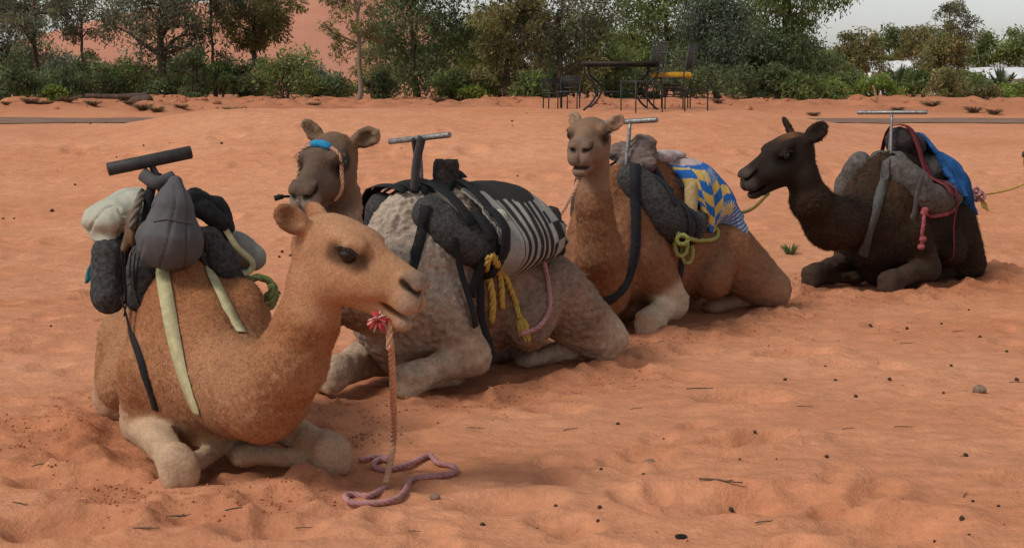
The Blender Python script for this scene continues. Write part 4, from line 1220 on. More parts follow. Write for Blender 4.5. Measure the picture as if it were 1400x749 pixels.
for k in range(3):
    t = np.linspace(0, 2 * math.pi, 16)
    for (cx, cy, rx, ry) in [((931, 330, 8, 14), (934, 345, 7, 14), (927, 322, 7, 6))[k]]:
        h = cast_px(CC, cx, cy)
        if h:
            add_rope(mb, [h[0] + h[1] * (.03 + .012 * k) + np.array([rx * math.cos(q) / 172, 0, ry * math.sin(q) / 172]) for q in t], .017, 14, n=30)
o = mb.build('green_rope', M_ROPE['lime'], None); tag(o, 'lime green rope knotted on the flank of the brown camel', 'rope')

# ---------------------------------------------------------------- black camel
fr = FD
barD = (fr.w((.26, -.30, 1.49)), fr.w((.14, .30, 1.50)))
SD = saddle(CD, 'saddle', 'saddle with a pale bare pipe handle and grey canvas pads on the black camel', barD, .22,
            {1: padpath(1, (.42, .16, 1.04), (.32, .27, .92), (.20, .34, .78), (-.18, .34, .76), (-.52, .28, .84)), -1: padpath(-1, (.40, .18, 1.06), (.30, .30, .90), (.24, .35, .80))}, M_PADG, barr=.018)
mb = MB()
strap_px(mb, CD, [(1214, 215), (1210, 240), (1203, 265), (1196, 290), (1188, 315), (1183, 335), (1180, 350)], .085, .014); strap_build(mb, 'breast_strap', M_GREYST, SD)
mb = MB()
for k in range(9):
    a = math.radians(random.uniform(-70, 70))
    p0 = fr.w((.24 + random.uniform(-.04, .08), .10 * math.sin(a), 1.16)); p1 = fr.w((.30 + random.uniform(-.1, .12), .26 * math.sin(a), 1.03 + .03 * math.cos(a)))
    mb.tube(spline([p0, (p0 + p1) / 2 + np.array([0, 0, .03]), p1], 8), [.02, .026, .026, .024, .022, .02, .018, .012], 7, flat=.5)
mb.build('knotted_rag', M_GREYST, SD)
mb = MB(); ribbon(mb, spline([fr.ony(1262, 240, .40), fr.ony(1254, 265, .42), fr.ony(1250, 290, .42), fr.ony(1246, 300, .42)], 10), np.tile(fr.M[:, 1], (10, 1)), .07, .005); mb.build('strap', M_GREYST, SD)
o = lump('dark_roll', [EL(fr.w((.02, 0, 1.24)), (.15, .14, .13), .04, fr.M), EL(fr.w((-.12, .02, 1.20)), (.13, .14, .12), .04, fr.M)], .010, M_DARKROLL, None, amp=.020, nsc=16, seed=15)
tag(o, 'dark bundle of rolled cloth behind the pale pipe handle of the black camel', 'bundle'); add_bvh(CD, o)
def col_bl2(u, v):
    c = np.tile(np.array([.022, .085, .23]), (len(u), 1))
    f = fbm(np.stack([u * 7, v * 9, u * 0], -1), 5, 4)
    c *= (1 + .5 * f)[:, None]
    c[np.mod(u * 9 + f, 1) < .10] *= .55
    return c
o = drape('blue_cloth', CD, M_ATTR, (-.16, -.74), (lambda s: -45, lambda s: 60 + 34 * s + 4 * math.sin(9 * s)), off=.014, th=.010, amp=.030, colf=col_bl2, conv=60, seed=12, ragged=.03, wr=(14, 3))
tag(o, 'bright blue cloth draped over the rump of the black camel', 'cloth'); add_bvh(CD, o)
o = lump('grey_pouch', [EL(fr.w((-.52, .0, 1.10)), (.10, .12, .06), .03, fr.M)], .011, M_PADG, None, amp=.012)
tag(o, 'small grey pouch on top of the blue cloth', 'pouch')
mb = MB()
p, d = ring(CD, .02, -20, 68, 26, slope=.05, off=.02); ribbon(mb, p, d, .07, .006)
p, d = ring(CD, -.06, 20, 74, 26, slope=-.1, off=.03); ribbon(mb, p, d, .04, .006)
o = mb.build('red_strap', M_RED, None); tag(o, 'dark red webbing strap over the pads of the black camel', 'strap')
mb = MB()
rope_px(mb, CD, [(1262, 291), (1275, 293), (1290, 291), (1302, 287)], .020, 14)
rope_px(mb, CD, [(1262, 288), (1261, 305), (1259, 320), (1259, 336)], .018, 14)
for (cx, cy) in ((1264, 285), (1260, 292), (1260, 326), (1258, 336)):
    h = cast_px(CD, cx, cy)
    if h: mb.tube([h[0] + h[1] * .02 + np.array([q, 0, .3 * q]) for q in (-.03, -.015, 0, .015, .03)], [.012, .026, .03, .026, .012], 7)
o = mb.build('pink_rope', M_ROPE['red'], None); tag(o, 'short red pink rope knotted on the flank of the black camel', 'rope')
mb = MB(); p, d = ring(CD, -.12, 60, 150, 16, off=.012)
ribbon(mb, p, d, .03, .004, None); mb.build('girth_strap', M_RED, SD)

# ------------------------------------------------------------------ lead ropes
mb = MB()
ch = on_head(CA, (.415, -.035, -.205))
yb = 6.62
top = ch
gp = lambda px, py: (lambda r_: np.array([0, 0, CH]) + r_ * (-CH / r_[2]))(ray(px, py))
def gr(px, py, dz=.018):
    q = gp(px, py); q = np.array([q[0], q[1], 0]); q[2] = ground_at(q[0], q[1]) + dz
    return q
drop_pts = [top, top + (0, -.02, -.12), gr(540, 640) * .15 + top * .85, gr(540, 640) * .5 + top * .5 + (0.004, 0, 0), gr(538, 645) + (0, 0, .12), gr(528, 668) + (0, 0, .02)]
add_rope(mb, drop_pts, .0155, 16, n=90, seg=6)
ra = mb.build('lead_rope', M_ROPE['tan'], None); tag(ra, 'tan lead rope hanging from the chin of the tan camel to the sand', 'rope')
mb = MB()
add_rope(mb, [gr(528, 668), gr(505, 681), gr(482, 680), gr(472, 686), gr(482, 693), gr(512, 692), gr(540, 686), gr(553, 675), gr(562, 660), gr(585, 657), gr(606, 655), gr(622, 650), gr(618, 640), gr(598, 636), gr(588, 630), gr(572, 634), gr(550, 641), gr(524, 646), gr(510, 640), gr(518, 632), gr(530, 633), gr(522, 628), gr(505, 629), gr(492, 632)], .0145, 16, n=220, seg=6)
mb.build('rope_tail', M_ROPE['pink'], ra)['label'] = 'pink dusty end of the rope lying in loops'
mb = MB(); tc_ = top + np.array([-.045, -.03, .0])
for k in range(46):
    d = np.random.default_rng(k).normal(0, 1, 3); d /= np.linalg.norm(d)
    mb.tube([tc_, tc_ + d * .025, tc_ + d * .05 + (0, 0, -.008)], [.005, .006, .003], 4, col=((.50, .06, .07) if k % 3 else (.6, .36, .30)))
mb.build('pompom', M_ATTR, ra, cols=True)['label'] = 'faded red and white yarn tuft'
mb = MB()
cc = on_head(CC, (.40, 0, -.225)); e_ = FB.ony(745, 322, .12)
add_rope(mb, [cc, cc * .6 + e_ * .4 + (0, 0, -.03), cc * .25 + e_ * .75 + (0, 0, -.02), e_], .016, 14, n=60)
o = mb.build('lead_rope', M_ROPE['tan'], None); tag(o, 'tan lead rope from the chin of the brown camel to the grey camel', 'rope')
mb = MB(); cd = on_head(CD, (.36, .03, -.225)); e_ = FC.ony(966, 289, .22)
add_rope(mb, [cd, cd * .7 + e_ * .3 + (0, 0, -.09), cd * .35 + e_ * .65 + (0, 0, -.07), e_], .015, 14, n=60)
o = mb.build('lead_rope', M_ROPE['olive'], None); tag(o, 'olive green lead rope sagging between the black camel and the checked blanket', 'rope')

# ------------------------------------------------------------------ the next camel in the line: only its nose reaches the picture
def copy_tree(o, parent=None):
    c = o.copy(); COL.objects.link(c); c.parent = parent
    for ch_ in o.children:
        copy_tree(ch_, c)
    return c
OFF = Vector((3.06, 2.30, ground_at(6.46, 16.65)))
ce = copy_tree(CD['o']); ce.location = Vector(CD['o'].location) + OFF
ce['label'] = 'black camel whose nose only shows at the end of the pink knotted rope'
se = copy_tree(SD); se.location = Vector(SD.location) + OFF
se['label'] = 'saddle of the camel at the end of the pink knotted rope'
mb = MB()
ek = on_head(CD, (.36, .03, -.225)) + np.array(OFF); s0 = FD.ony(1306, 264, .18); kn = P(1335, 268, (s0[1] + ek[1]) / 2 - .2)
add_rope(mb, [s0, s0 * .4 + kn * .6 + (0, 0, -.005), kn], .020, 12, n=30)
lr = mb.build('lead_rope', M_ROPE['pink'], None); tag(lr, 'pink and yellow rope with a big knot behind the blue cloth', 'rope')
mb = MB()
for d in ((-.05, 0, .02), (-.01, -.02, .04), (.04, 0, .0), (.0, .02, -.01)):
    c = kn + np.array(d); t = np.linspace(0, 2 * math.pi, 14)
    add_rope(mb, [c + np.array([.035 * math.cos(q), .02 * math.sin(q * 2), .035 * math.sin(q)]) for q in t], .017, 12, n=26)
mb.build('knot', M_ROPE['pink'], lr)
mb = MB(); add_rope(mb, [kn, kn * .5 + ek * .5 + (0, 0, -.05), ek], .011, 20, n=50)
for k in range(5):
    add_rope(mb, [kn + (.03, 0, -.02), kn + (.05 + .01 * k, 0, -.07), kn + (.06 + .014 * k, .0, -.11 - .008 * k)], .008, 20, n=12)
mb.build('rope_end', M_ROPE['yellow'], lr)

# ------------------------------------------------------------------ far dune and road
sky_pts = [(-900, 92), (-500, 85), (-200, 82), (0, 74), (60, 60), (110, 43), (160, 28), (220, 15), (285, 4), (325, 7), (370, -1), (410, -9), (470, -30), (520, -20), (570, 10), (620, 50), (660, 76), (720, 88), (900, 91), (1300, 92), (2200, 93)]
YD = 700.0
xs_ = np.array([(a - 700) / F * YD for a, b in sky_pts]); zs_ = np.array([CH + (HZ - b) / F * YD for a, b in sky_pts])
cx = np.linspace(xs_[0], xs_[-1], 260); rz_ = np.interp(cx, xs_, zs_)
rz_ = np.convolve(np.pad(rz_, 3, 'edge'), np.ones(7) / 7, 'valid')
tt = np.linspace(0, 1, 60)
DX, DT = np.meshgrid(cx, tt, indexing='ij')
prof = np.where(DT < .6, sstep(0, .6, DT) ** 1.25, 1 - sstep(.6, 1, DT))
DY = YD + (DT - .6) * 420
pn = np.stack([DX / 90, DY / 60, DX * 0], -1)
DZ = -2 + (rz_[:, None] + 2) * prof * (1 + .10 * fbm(pn, 77, 4) * (1 - prof) * 2)
ii = np.arange(DX.size).reshape(DX.shape)
M_DUNE = simple('dune_sand', (.47, .21, .135), .95, nscale=.02, var=.10, bump=.3, bscale=.15, bdist=2.0, spec=.05)
dune = mesh_np('dune', np.stack([DX, DY, DZ], -1).reshape(-1, 3), np.stack([ii[:-1, :-1], ii[1:, :-1], ii[1:, 1:], ii[:-1, 1:]], -1).reshape(-1, 4), M_DUNE, None, True, (0, 0, 0))
tag(dune, 'tall pink sand dune far behind the trees', kind='structure')
rx = np.linspace(-26, 26, 160); ry = np.linspace(27.4, 30.6, 12)
RX, RY = np.meshgrid(rx, ry, indexing='ij')
ii = np.arange(RX.size).reshape(RX.shape)
M_ROAD = simple('road_tarmac', (.22, .125, .085), .95, nscale=2.5, var=.25, bump=.4, bscale=30, bdist=.01)
road = mesh_np('road', np.stack([RX, RY + .25 * fbm(np.stack([RX * .3, RY, RX * 0], -1), 5, 2), gz(RX, RY) + .012], -1).reshape(-1, 3), np.stack([ii[:-1, :-1], ii[1:, :-1], ii[1:, 1:], ii[:-1, 1:]], -1).reshape(-1, 4), M_ROAD, None, True, (0, 0, 0))
tag(road, 'dusty grey brown track behind the sand swell', kind='structure')

# ------------------------------------------------------------------ trees
def leaf_mat():
    m, nt, bs = mat_new('leaves')
    at = N_(nt, 'ShaderNodeAttribute', _attribute_name='col')
    nt.links.new(at.outputs['Color'], bs.inputs['Base Color'])
    bs.inputs['Roughness'].default_value = 0.6
    bs.inputs['Specular IOR Level'].default_value = 0.25
    tr = N_(nt, 'ShaderNodeBsdfTranslucent'); mx = N_(nt, 'ShaderNodeMixShader', Fac=0.52)
    nt.links.new(at.outputs['Color'], tr.inputs['Color'])
    nt.links.new(bs.outputs[0], mx.inputs[1]); nt.links.new(tr.outputs[0], mx.inputs[2])
    nt.links.new(mx.outputs[0], nt.nodes['Material Output'].inputs['Surface'])
    return m
M_LEAF = leaf_mat()
M_BARK = simple('bark', (.085, .055, .040), .95, nscale=12, var=.4, bump=.6, bscale=40, bdist=.02, stretch=(1, 1, .25))
M_BARKP = simple('pale_bark', (.20, .145, .105), .95, nscale=12, var=.35, bump=.6, bscale=40, bdist=.02, stretch=(1, 1, .25))
GREEN = {'dark': (.085, .112, .050), 'grey': (.120, .130, .078), 'olive': (.145, .138, .056), 'bright': (.12, .165, .034), 'mid': (.105, .138, .046), 'blue': (.092, .116, .074)}
def leaves(cent, crad, n, size, colr, rg, droop=.5, asp=.34):
    """n leaves spread over clumps: (verts, tris, colours)"""
    k = rg.integers(0, len(cent), n)
    d = rg.normal(0, 1, (n, 3)); d /= np.linalg.norm(d, axis=1)[:, None]
    p = cent[k] + d * (crad[k] * rg.random(n) ** .45)[:, None] * np.array([1, 1, .8])
    ax = rg.normal(0, 1, (n, 3)); ax[:, 2] -= droop * 1.6; ax /= np.linalg.norm(ax, axis=1)[:, None]
    nr = rg.normal(0, 1, (n, 3)); nr[:, 2] += .6
    sd = np.cross(ax, nr); sd /= np.linalg.norm(sd, axis=1)[:, None] + 1e-9
    fold = np.cross(sd, ax)
    L = size * rg.uniform(.6, 1.35, n)[:, None]
    w = L * asp
    V = np.stack([p, p + ax * L * .5 + sd * w * .5 + fold * w * .15, p + ax * L, p + ax * L * .5 - sd * w * .5 + fold * w * .15], 1).reshape(-1, 3)
    i = np.arange(n)[:, None] * 4
    Q = i + np.array([[0, 1, 2, 3]])
    clump = np.exp(rg.normal(0, .22, len(cent)))[k]
    c = np.array(colr)[None] * (clump * np.exp(rg.normal(0, .25, n)))[:, None]
    c = c * (1 + np.stack([rg.normal(.05, .16, n), rg.normal(0, .08, n), rg.normal(0, .12, n)], 1))
    return V, Q, np.repeat(np.clip(c, .003, 1), 4, 0)
def tree(name, label, px, Y, top, half, bottom, n, colr, trunk=.09, size=.115, pale=False, nl=7, seed=1, group='trees along the far edge of the sand', lean=0.0, twigs=40, crad=(.22, .45), shape=1.0, fork=False, cat='tree', stems=1, droop=.5):
    rg = np.random.default_rng(seed)
    s = F / Y
    x = (px - 700) / s
    zg = ground_at(x, Y) - .05
    zt = CH + (HZ - top) / s; zb = max(CH + (HZ - bottom) / s, zg + .02); hw = half / s
    root = empty(name, (x, Y, zg)); tag(root, label, cat, group)
    zc, hz = (zt + zb) / 2, (zt - zb) / 2
    # clump centres through the crown volume
    n = int(n * 1.75)
    nc = max(14, int(n / 120))
    cs = []
    while len(cs) < nc:
        q = rg.uniform(-1, 1, 3)
        r = math.sqrt((q ** 2).sum())
        if r > 1 or r < rg.random() * .75: continue
        wz = 1 - max(0, q[2]) * .35 * shape - max(0, -q[2]) * .25
        lump_ = 1 + .35 * float(vnoise(np.array([[q[0] * 2 + seed, q[1] * 2, q[2] * 2.5]]), seed)[0])
        cs.append((x + lean * (q[2] + 1) * .5 + q[0] * hw * wz * lump_, Y + q[1] * hw * .85 * wz * lump_, zc + q[2] * hz * min(1.05, lump_)))
    cs = np.array(cs)
    # trunk and limbs
    wood = MB(); tips = []
    for st in range(stems):
        bx = x + (rg.uniform(-.3, .3) * hw if stems > 1 else 0)
        nt_ = 9
        ht = zb + (zt - zb) * (.72 if not fork else .35)
        tz = np.linspace(zg, ht, nt_)
        tp = np.stack([bx + lean * (tz - zg) / max(zt - zg, .1) + np.cumsum(rg.normal(0, .035 * hw, nt_)) * (tz > zg), Y + np.cumsum(rg.normal(0, .03 * hw, nt_)) * (tz > zg), tz], 1)
        rr = trunk * np.linspace(1.15, .35, nt_)
        wood.tube(spline(tp, 18), np.interp(np.linspace(0, 1, 18), np.linspace(0, 1, nt_), rr), 8)
        tips += [(tp[i], rr[i]) for i in range(3, nt_)]
    mids = []
    for k in range(nl):
        c = cs[rg.integers(0, len(cs))]
        j = min(range(len(tips)), key=lambda i: abs(tips[i][0][2] - (c[2] - .45 * np.linalg.norm((c - tips[i][0])[:2]))) + rg.random() * .3)
        a, r0 = tips[j]
        m_ = (a + c) / 2 + rg.normal(0, .10 * hw, 3) + np.array([0, 0, .1 * hw])
        pth = spline([a, m_, c], 9)
        wood.tube(pth, np.linspace(r0 * .6, .012, 9), 6)
        mids += [(pth[i], .02) for i in (3, 5, 7)]
    wood.build('trunk', M_BARKP if pale else M_BARK, root)
    tw = MB(); pool = tips + mids
    pp_ = np.array([q[0] for q in pool])
    for k in range(min(twigs, len(cs))):
        c = cs[k]; j = np.argmin(np.linalg.norm(pp_ - c, axis=1))
        tw.tube(spline([pp_[j], (pp_[j] + c) / 2 + rg.normal(0, .05, 3), c], 5), [.014, .011, .009, .007, .005], 4, cap=False)
    if tw.n: tw.build('branches', M_BARKP if pale else M_BARK, root)['kind'] = 'stuff'
    rad = rg.uniform(crad[0], crad[1], len(cs)) * hw * 1.1
    V, Q, c = leaves(cs, rad, n, size, np.array(GREEN[colr]) * 1.5, rg, droop)
    V[:, 2] = np.maximum(V[:, 2], zg + .02)
    mesh_np('crown', V - np.array([x, Y, zg]), Q, M_LEAF, root, False, None, c)['kind'] = 'stuff'
    return root
T = [  # name, label, px, Y, top, half, bottom, leaves, colour, kwargs (short = how the undergrowth's labels call it)
    ('eucalyptus_tree', 'dense grey green tree at the outer end of the tree row', 4, 44, -95, 66, 122, 11500, 'blue', dict(seed=3, short='dense grey green outer tree')),
    ('eucalyptus_tree', 'tall airy tree with a straight thin dark trunk and open branches', 59, 41, -130, 80, 84, 6400, 'grey', dict(seed=4, nl=18, trunk=.075, crad=(.16, .32), twigs=70, short='tall airy tree')),
    ('eucalyptus_tree', 'slender open tree with feathery foliage in front of the dune', 128, 46, -70, 58, 84, 3900, 'grey', dict(seed=5, nl=14, trunk=.05, crad=(.15, .32), short='slender feathery tree')),
    ('eucalyptus_tree', 'wide open tree with a thick dark leaning trunk before the dune', 226, 40, -85, 94, 98, 8600, 'grey', dict(seed=6, nl=22, trunk=.11, lean=.3, crad=(.14, .30), twigs=90, short='thick leaning tree')),
    ('sapling_tree', 'very thin straight sapling with sparse leaves before the dune', 297, 41, -120, 34, 92, 1300, 'grey', dict(seed=7, nl=8, trunk=.04, crad=(.2, .45), short='thin straight sapling')),
    ('eucalyptus_tree', 'rounded tree on a bare forked trunk before the dune', 352, 42, -45, 58, 78, 6800, 'olive', dict(seed=8, nl=16, trunk=.075, crad=(.18, .36), short='rounded tree on a bare trunk')),
    ('acacia_tree', 'small tree with a pale forked trunk and loose leaves in the open', 489, 36.5, -70, 62, 104, 4600, 'olive', dict(seed=9, nl=20, trunk=.06, pale=True, crad=(.12, .28), twigs=90, size=.09, short='pale trunked small tree')),
    ('dense_tree', 'big dense dark green tree with foliage down to the ground', 572, 40, -90, 80, 136, 15000, 'dark', dict(seed=10, short='big dense dark tree')),
    ('bright_tree', 'bright yellow green tree peeping out behind the dense dark tree', 660, 54, 18, 38, 112, 5600, 'bright', dict(seed=11, short='bright yellow green tree')),
    ('acacia_tree', 'brownish olive tree with a straight dark trunk next to the dense dark tree', 692, 39, -80, 62, 100, 7600, 'olive', dict(seed=12, nl=16, trunk=.065, crad=(.18, .36), short='brownish olive tree')),
    ('tamarisk_tree', 'grey green tree with a pale twisted trunk behind the metal table', 764, 40, -85, 78, 106, 10500, 'grey', dict(seed=13, nl=14, trunk=.065, pale=True, crad=(.2, .38), short='tree with the pale twisted trunk')),
    ('bright_tree', 'bright green bushy tree seen above the metal table', 830, 55, 32, 44, 120, 5800, 'bright', dict(seed=14, short='bright green tree by the metal table')),
    ('tamarisk_tree', 'tall leafy tree behind the stacked metal chairs', 905, 43, -70, 64, 116, 11000, 'mid', dict(seed=15, trunk=.08, short='tall tree behind the metal chairs')),
    ('dense_tree', 'dense blue green tree bushy to the ground beside the stacked metal chairs', 982, 41, -10, 62, 136, 13000, 'blue', dict(seed=16, short='dense blue green tree')),
    ('tamarisk_tree', 'tall tree with drooping branches and light gaps next to open sky', 1078, 42, -95, 88, 62, 11500, 'mid', dict(seed=17, nl=18, trunk=.10, crad=(.16, .32), droop=1.2, lean=.2, short='drooping tree')),
    ('dense_tree', 'dark low tree under the drooping tree', 1066, 41.5, 30, 58, 136, 9500, 'dark', dict(seed=18, short='dark low tree')),
    ('round_tree', 'rounded pale green tree standing before open sky', 1166, 70, 42, 38, 120, 5600, 'olive', dict(seed=19, size=.18, short='rounded pale green tree')),
    ('round_tree', 'leafy tree behind the shorter white tent roof', 1212, 128, 38, 30, 90, 3400, 'mid', dict(seed=20, size=.30, short='leafy tree behind the short tent')),
    ('round_tree', 'broad green tree rising between the two white tent roofs', 1256, 126, 34, 36, 90, 3600, 'olive', dict(seed=21, size=.30, short='broad tree between the tents')),
    ('tall_tree', 'tall grey green tree standing highest above the tents', 1296, 110, -6, 30, 88, 3400, 'grey', dict(seed=22, size=.26, nl=12, short='tallest tree by the tents')),
    ('tall_tree', 'yellowish green tree in front of the tallest tree by the tents', 1288, 62, 36, 34, 120, 5800, 'olive', dict(seed=23, size=.15, short='yellowish tree by the tents')),
    ('round_tree', 'green tree behind the longer white tent roof', 1342, 130, 44, 32, 92, 3400, 'mid', dict(seed=24, size=.30, short='tree behind the long tent')),
    ('round_tree', 'bushy green tree behind the far end of the longer white tent', 1390, 128, 36, 34, 92, 3600, 'mid', dict(seed=25, size=.30, short='bushy tree at the far end of the long tent')),
    ('round_tree', 'green tree filling the gap beside the drooping tree', 1128, 60, 68, 32, 124, 4600, 'mid', dict(seed=26, size=.15, short='green gap tree')),
]
for nm, lb, px, Y, top, half, bot, n, cl, kw in T:
    kw = dict(kw); kw.pop('short'); tree(nm, lb, px, Y, top, half, bot, n * (.8 if px < 400 else .6), cl, **kw)
BG = [(20, 62, 50, 60), (95, 66, 74, 50), (160, 64, 84, 50), (250, 66, 86, 52), (330, 64, 88, 50), (420, 66, 88, 44), (530, 64, 60, 44), (612, 60, 30, 44), (650, 66, 42, 40), (708, 62, 8, 48), (752, 68, 24, 44), (800, 64, 14, 44), (868, 66, 40, 44), (935, 64, 20, 46), (1010, 66, 18, 48), (1060, 62, 26, 46), (1110, 66, 70, 34), (1150, 64, 84, 34), (1240, 66, 98, 34), (1330, 66, 102, 34)]
for k, (px, Y, top, half) in enumerate(BG):
    near_ = min(T, key=lambda t: abs(t[2] - px) + (300 if t[3] > 80 else 0))[9]['short']
    tree('background_tree', 'dark bushy tree in the second row behind the ' + near_, px, Y, top, half, 140, 26 * half + 700, ('dark', 'mid', 'olive', 'blue')[(k * 7) % 4], group='trees of the second row', seed=300 + k, size=.19, nl=6, trunk=.07, twigs=10, crad=(.22, .45))
# undergrowth
SH = [(-20, 39, 70, 40, 'dark'), (22, 38, 84, 34, 'dark'), (60, 41, 92, 30, 'mid'), (92, 39, 76, 38, 'dark'), (132, 40, 84, 34, 'dark'), (80, 36.5, 118, 13, 'bright'), (170, 41, 90, 34, 'mid'), (200, 42, 84, 32, 'dark'), (234, 39, 92, 30, 'dark'), (264, 39, 80, 34, 'dark'), (300, 39, 78, 32, 'mid'), (338, 40, 84, 30, 'dark'), (398, 38, 68, 46, 'mid'), (366, 41, 92, 28, 'olive'),
      (440, 40, 88, 30, 'dark'), (466, 42, 96, 28, 'mid'), (520, 38, 104, 22, 'dark'), (622, 38, 98, 28, 'mid'), (655, 39, 78, 32, 'olive'), (650, 37, 116, 16, 'bright'), (690, 41, 88, 34, 'olive'), (722, 39, 84, 34, 'mid'), (748, 41, 92, 32, 'dark'), (776, 42, 84, 32, 'olive'), (806, 40, 88, 32, 'olive'), (840, 41, 82, 34, 'mid'),
      (874, 40, 84, 32, 'dark'), (932, 40, 80, 38, 'dark'), (1020, 38, 88, 40, 'dark'), (1058, 37.5, 100, 30, 'dark'), (1098, 38, 92, 32, 'mid'), (1130, 38, 104, 28, 'bright'), (1160, 40, 94, 32, 'mid'), (1196, 40, 104, 28, 'bright'), (1254, 41, 98, 30, 'mid'), (1287, 40, 94, 26, 'olive'), (1318, 41, 96, 26, 'mid'), (1388, 40, 114, 28, 'bright'), (1340, 39, 116, 20, 'olive'), (1430, 41, 92, 36, 'mid')]
lab = {'dark': 'low dark green shrub in the undergrowth of the tree row', 'mid': 'medium green shrub in the undergrowth of the tree row', 'bright': 'light yellow green shrub in the undergrowth of the tree row', 'olive': 'dull olive shrub in the undergrowth of the tree row'}
what = {'dark': 'low dark green shrub', 'mid': 'medium green shrub', 'bright': 'light yellow green shrub', 'olive': 'dull olive shrub'}
rs = np.random.default_rng(77)
for k, (px, Y, top, half, cl) in enumerate(SH):
    near_ = min(T, key=lambda t: abs(t[2] - px) + (300 if t[3] > 80 else 0))[9]['short']
    top = top + (rs.uniform(-22, 16) if half > 20 and px < 1180 else 0)
    shp = rs.uniform(.3, 1.6)
    tree('shrub', ('spreading ' if shp < .95 else 'pointed ') + what[cl] + ' at the foot of the ' + near_, px, Y + rs.uniform(-.8, .8), top, half * rs.uniform(.9, 1.25), 140, int(32 * half + 300), cl, group='shrubs under the trees', seed=100 + k, trunk=.03, size=.105, nl=6, cat='shrub', twigs=14, stems=3, crad=(.20, .48), shape=shp, droop=rs.uniform(-.5, .6))

# ------------------------------------------------------------------ palms
def palm(label, px, Y, top, half, seed):
    rg = np.random.default_rng(seed); s = F / Y; x = (px - 700) / s; zg = ground_at(x, Y) - .05
    H_ = CH + (HZ - top) / s - zg; W_ = half / s
    root = empty('date_palm', (x, Y, zg)); tag(root, label, 'palm', 'young date palms at the foot of the trees')
    mb = MB(); mb.tube(spline([(x, Y, zg), (x, Y, zg + H_ * .3)], 8), np.linspace(.16, .12, 8) * (1 + .12 * (np.arange(8) % 2)), 9); mb.build('trunk', M_BARK, root)
    for k in range(20):
        a = rg.uniform(0, 2 * math.pi); el = rg.uniform(.35, 1.35); L = H_ * rg.uniform(.65, .95)
        d = np.array([math.cos(a) * math.cos(el), math.sin(a) * math.cos(el), math.sin(el)])
        b = np.array([x, Y, zg + H_ * .28])
        pth = spline([b, b + d * L * .5, b + d * L * .98 + np.array([0, 0, -.22 * L * math.cos(el)])], 16)
        V = []; Q = []; n = 0
        sd = np.cross(d, [0, 0, 1.0]); sd /= np.linalg.norm(sd)
        for i in range(3, 16):
            for sg in (-1, 1):
                t = i / 15; ll = .22 * L * math.sin(min(1, t * 1.1 + .1) * math.pi) ** .6 + .05
                tip = pth[i] + (sd * sg * .75 + d * .75 + np.array([0, 0, .1])) * ll
                w = np.array([0, 0, .013]) + d * .012
                V += [pth[i] - w, pth[i] + w, tip]; Q.append((n, n + 1, n + 2)); n += 3
        m = MB(); m.add(V, Q, (.095, .125, .062)); m.tube(pth, np.linspace(.018, .006, 16), 4, col=(.07, .085, .04))
        m.build('frond', M_LEAF, root, smooth=False, cols=True)
palm('young date palm with upright fronds before the shorter white tent roof', 1222, 45, 88, 40, 1)
palm('young date palm with spread fronds before the longer white tent roof', 1366, 43, 94, 40, 2)
palm('low date palm at the very edge of the palm and tent area', 1424, 44, 92, 40, 3)
palm('small palm half hidden in shrubs under the round pale tree', 1150, 46, 98, 34, 4)

# ------------------------------------------------------------------ white tents
M_TENT = simple('white_canvas', (.72, .71, .70), .8, nscale=.6, var=.06, bump=.2, bscale=3, bdist=.05)
def tent(label, px0, px1, top, eave, Y, D_=4.0):
    s = F / Y; x0, x1 = (px0 - 700) / s, (px1 - 700) / s
    zt, ze = CH + (HZ - top) / s, CH + (HZ - eave) / s; zg = ground_at((x0 + x1) / 2, Y)
    root = empty('tent', ((x0 + x1) / 2, Y, zg)); tag(root, label, 'tent', 'white tents behind the trees')
    mb = MB(); ym = Y + D_ / 2
    V = [(x0 - .15, Y - .2, ze - .05), (x1 + .15, Y - .2, ze - .05), (x1 + .1, ym, zt), (x0 - .1, ym, zt), (x0 - .15, Y + D_ + .2, ze - .05), (x1 + .15, Y + D_ + .2, ze - .05)]
    n = 24; P0 = []
    for i in range(n + 1):
        t = i / n; sag = .05 * math.sin(t * math.pi * 4) ** 2
        for a in ((0, 1), (3, 2), (4, 5)):
            q = np.array(V[a[0]]) * (1 - t) + np.array(V[a[1]]) * t; q[2] -= sag; P0.append(q)
    Fc = []
    for i in range(n):
        for j in range(2): Fc.append((i * 3 + j, i * 3 + 3 + j, i * 3 + 4 + j, i * 3 + 1 + j))
    mb.add(np.array(P0), Fc); mb.add(np.array(P0) - (0, 0, .03), [f[::-1] for f in Fc]); mb.build('roof', M_TENT, root)
    mb = MB(); mb.box(((x0 + x1) / 2, Y + D_ / 2, (zg + ze) / 2 - .05), (x1 - x0 - .1, D_ - .1, ze - zg - .1)); mb.build('wall', M_TENT, root, smooth=False)
    nb = max(2, int((x1 - x0) / 1.2))
    for i in range(nb):
        xx = x0 + (i + .5) * (x1 - x0) / nb
        m = MB(); m.box((xx, Y + .02, (zg + ze) / 2 - .1), (.06, .1, ze - zg - .15)); m.build('pole', M_GREYST, root, smooth=False)
tent('short white canvas tent with a flat topped roof behind the young palm', 1188, 1246, 83, 97, 112)
tent('small white tent between the other two, half hidden by leaves', 1284, 1312, 84, 112, 96)
tent('long white canvas tent reaching past the palm with spread fronds', 1322, 1470, 92, 106, 105)

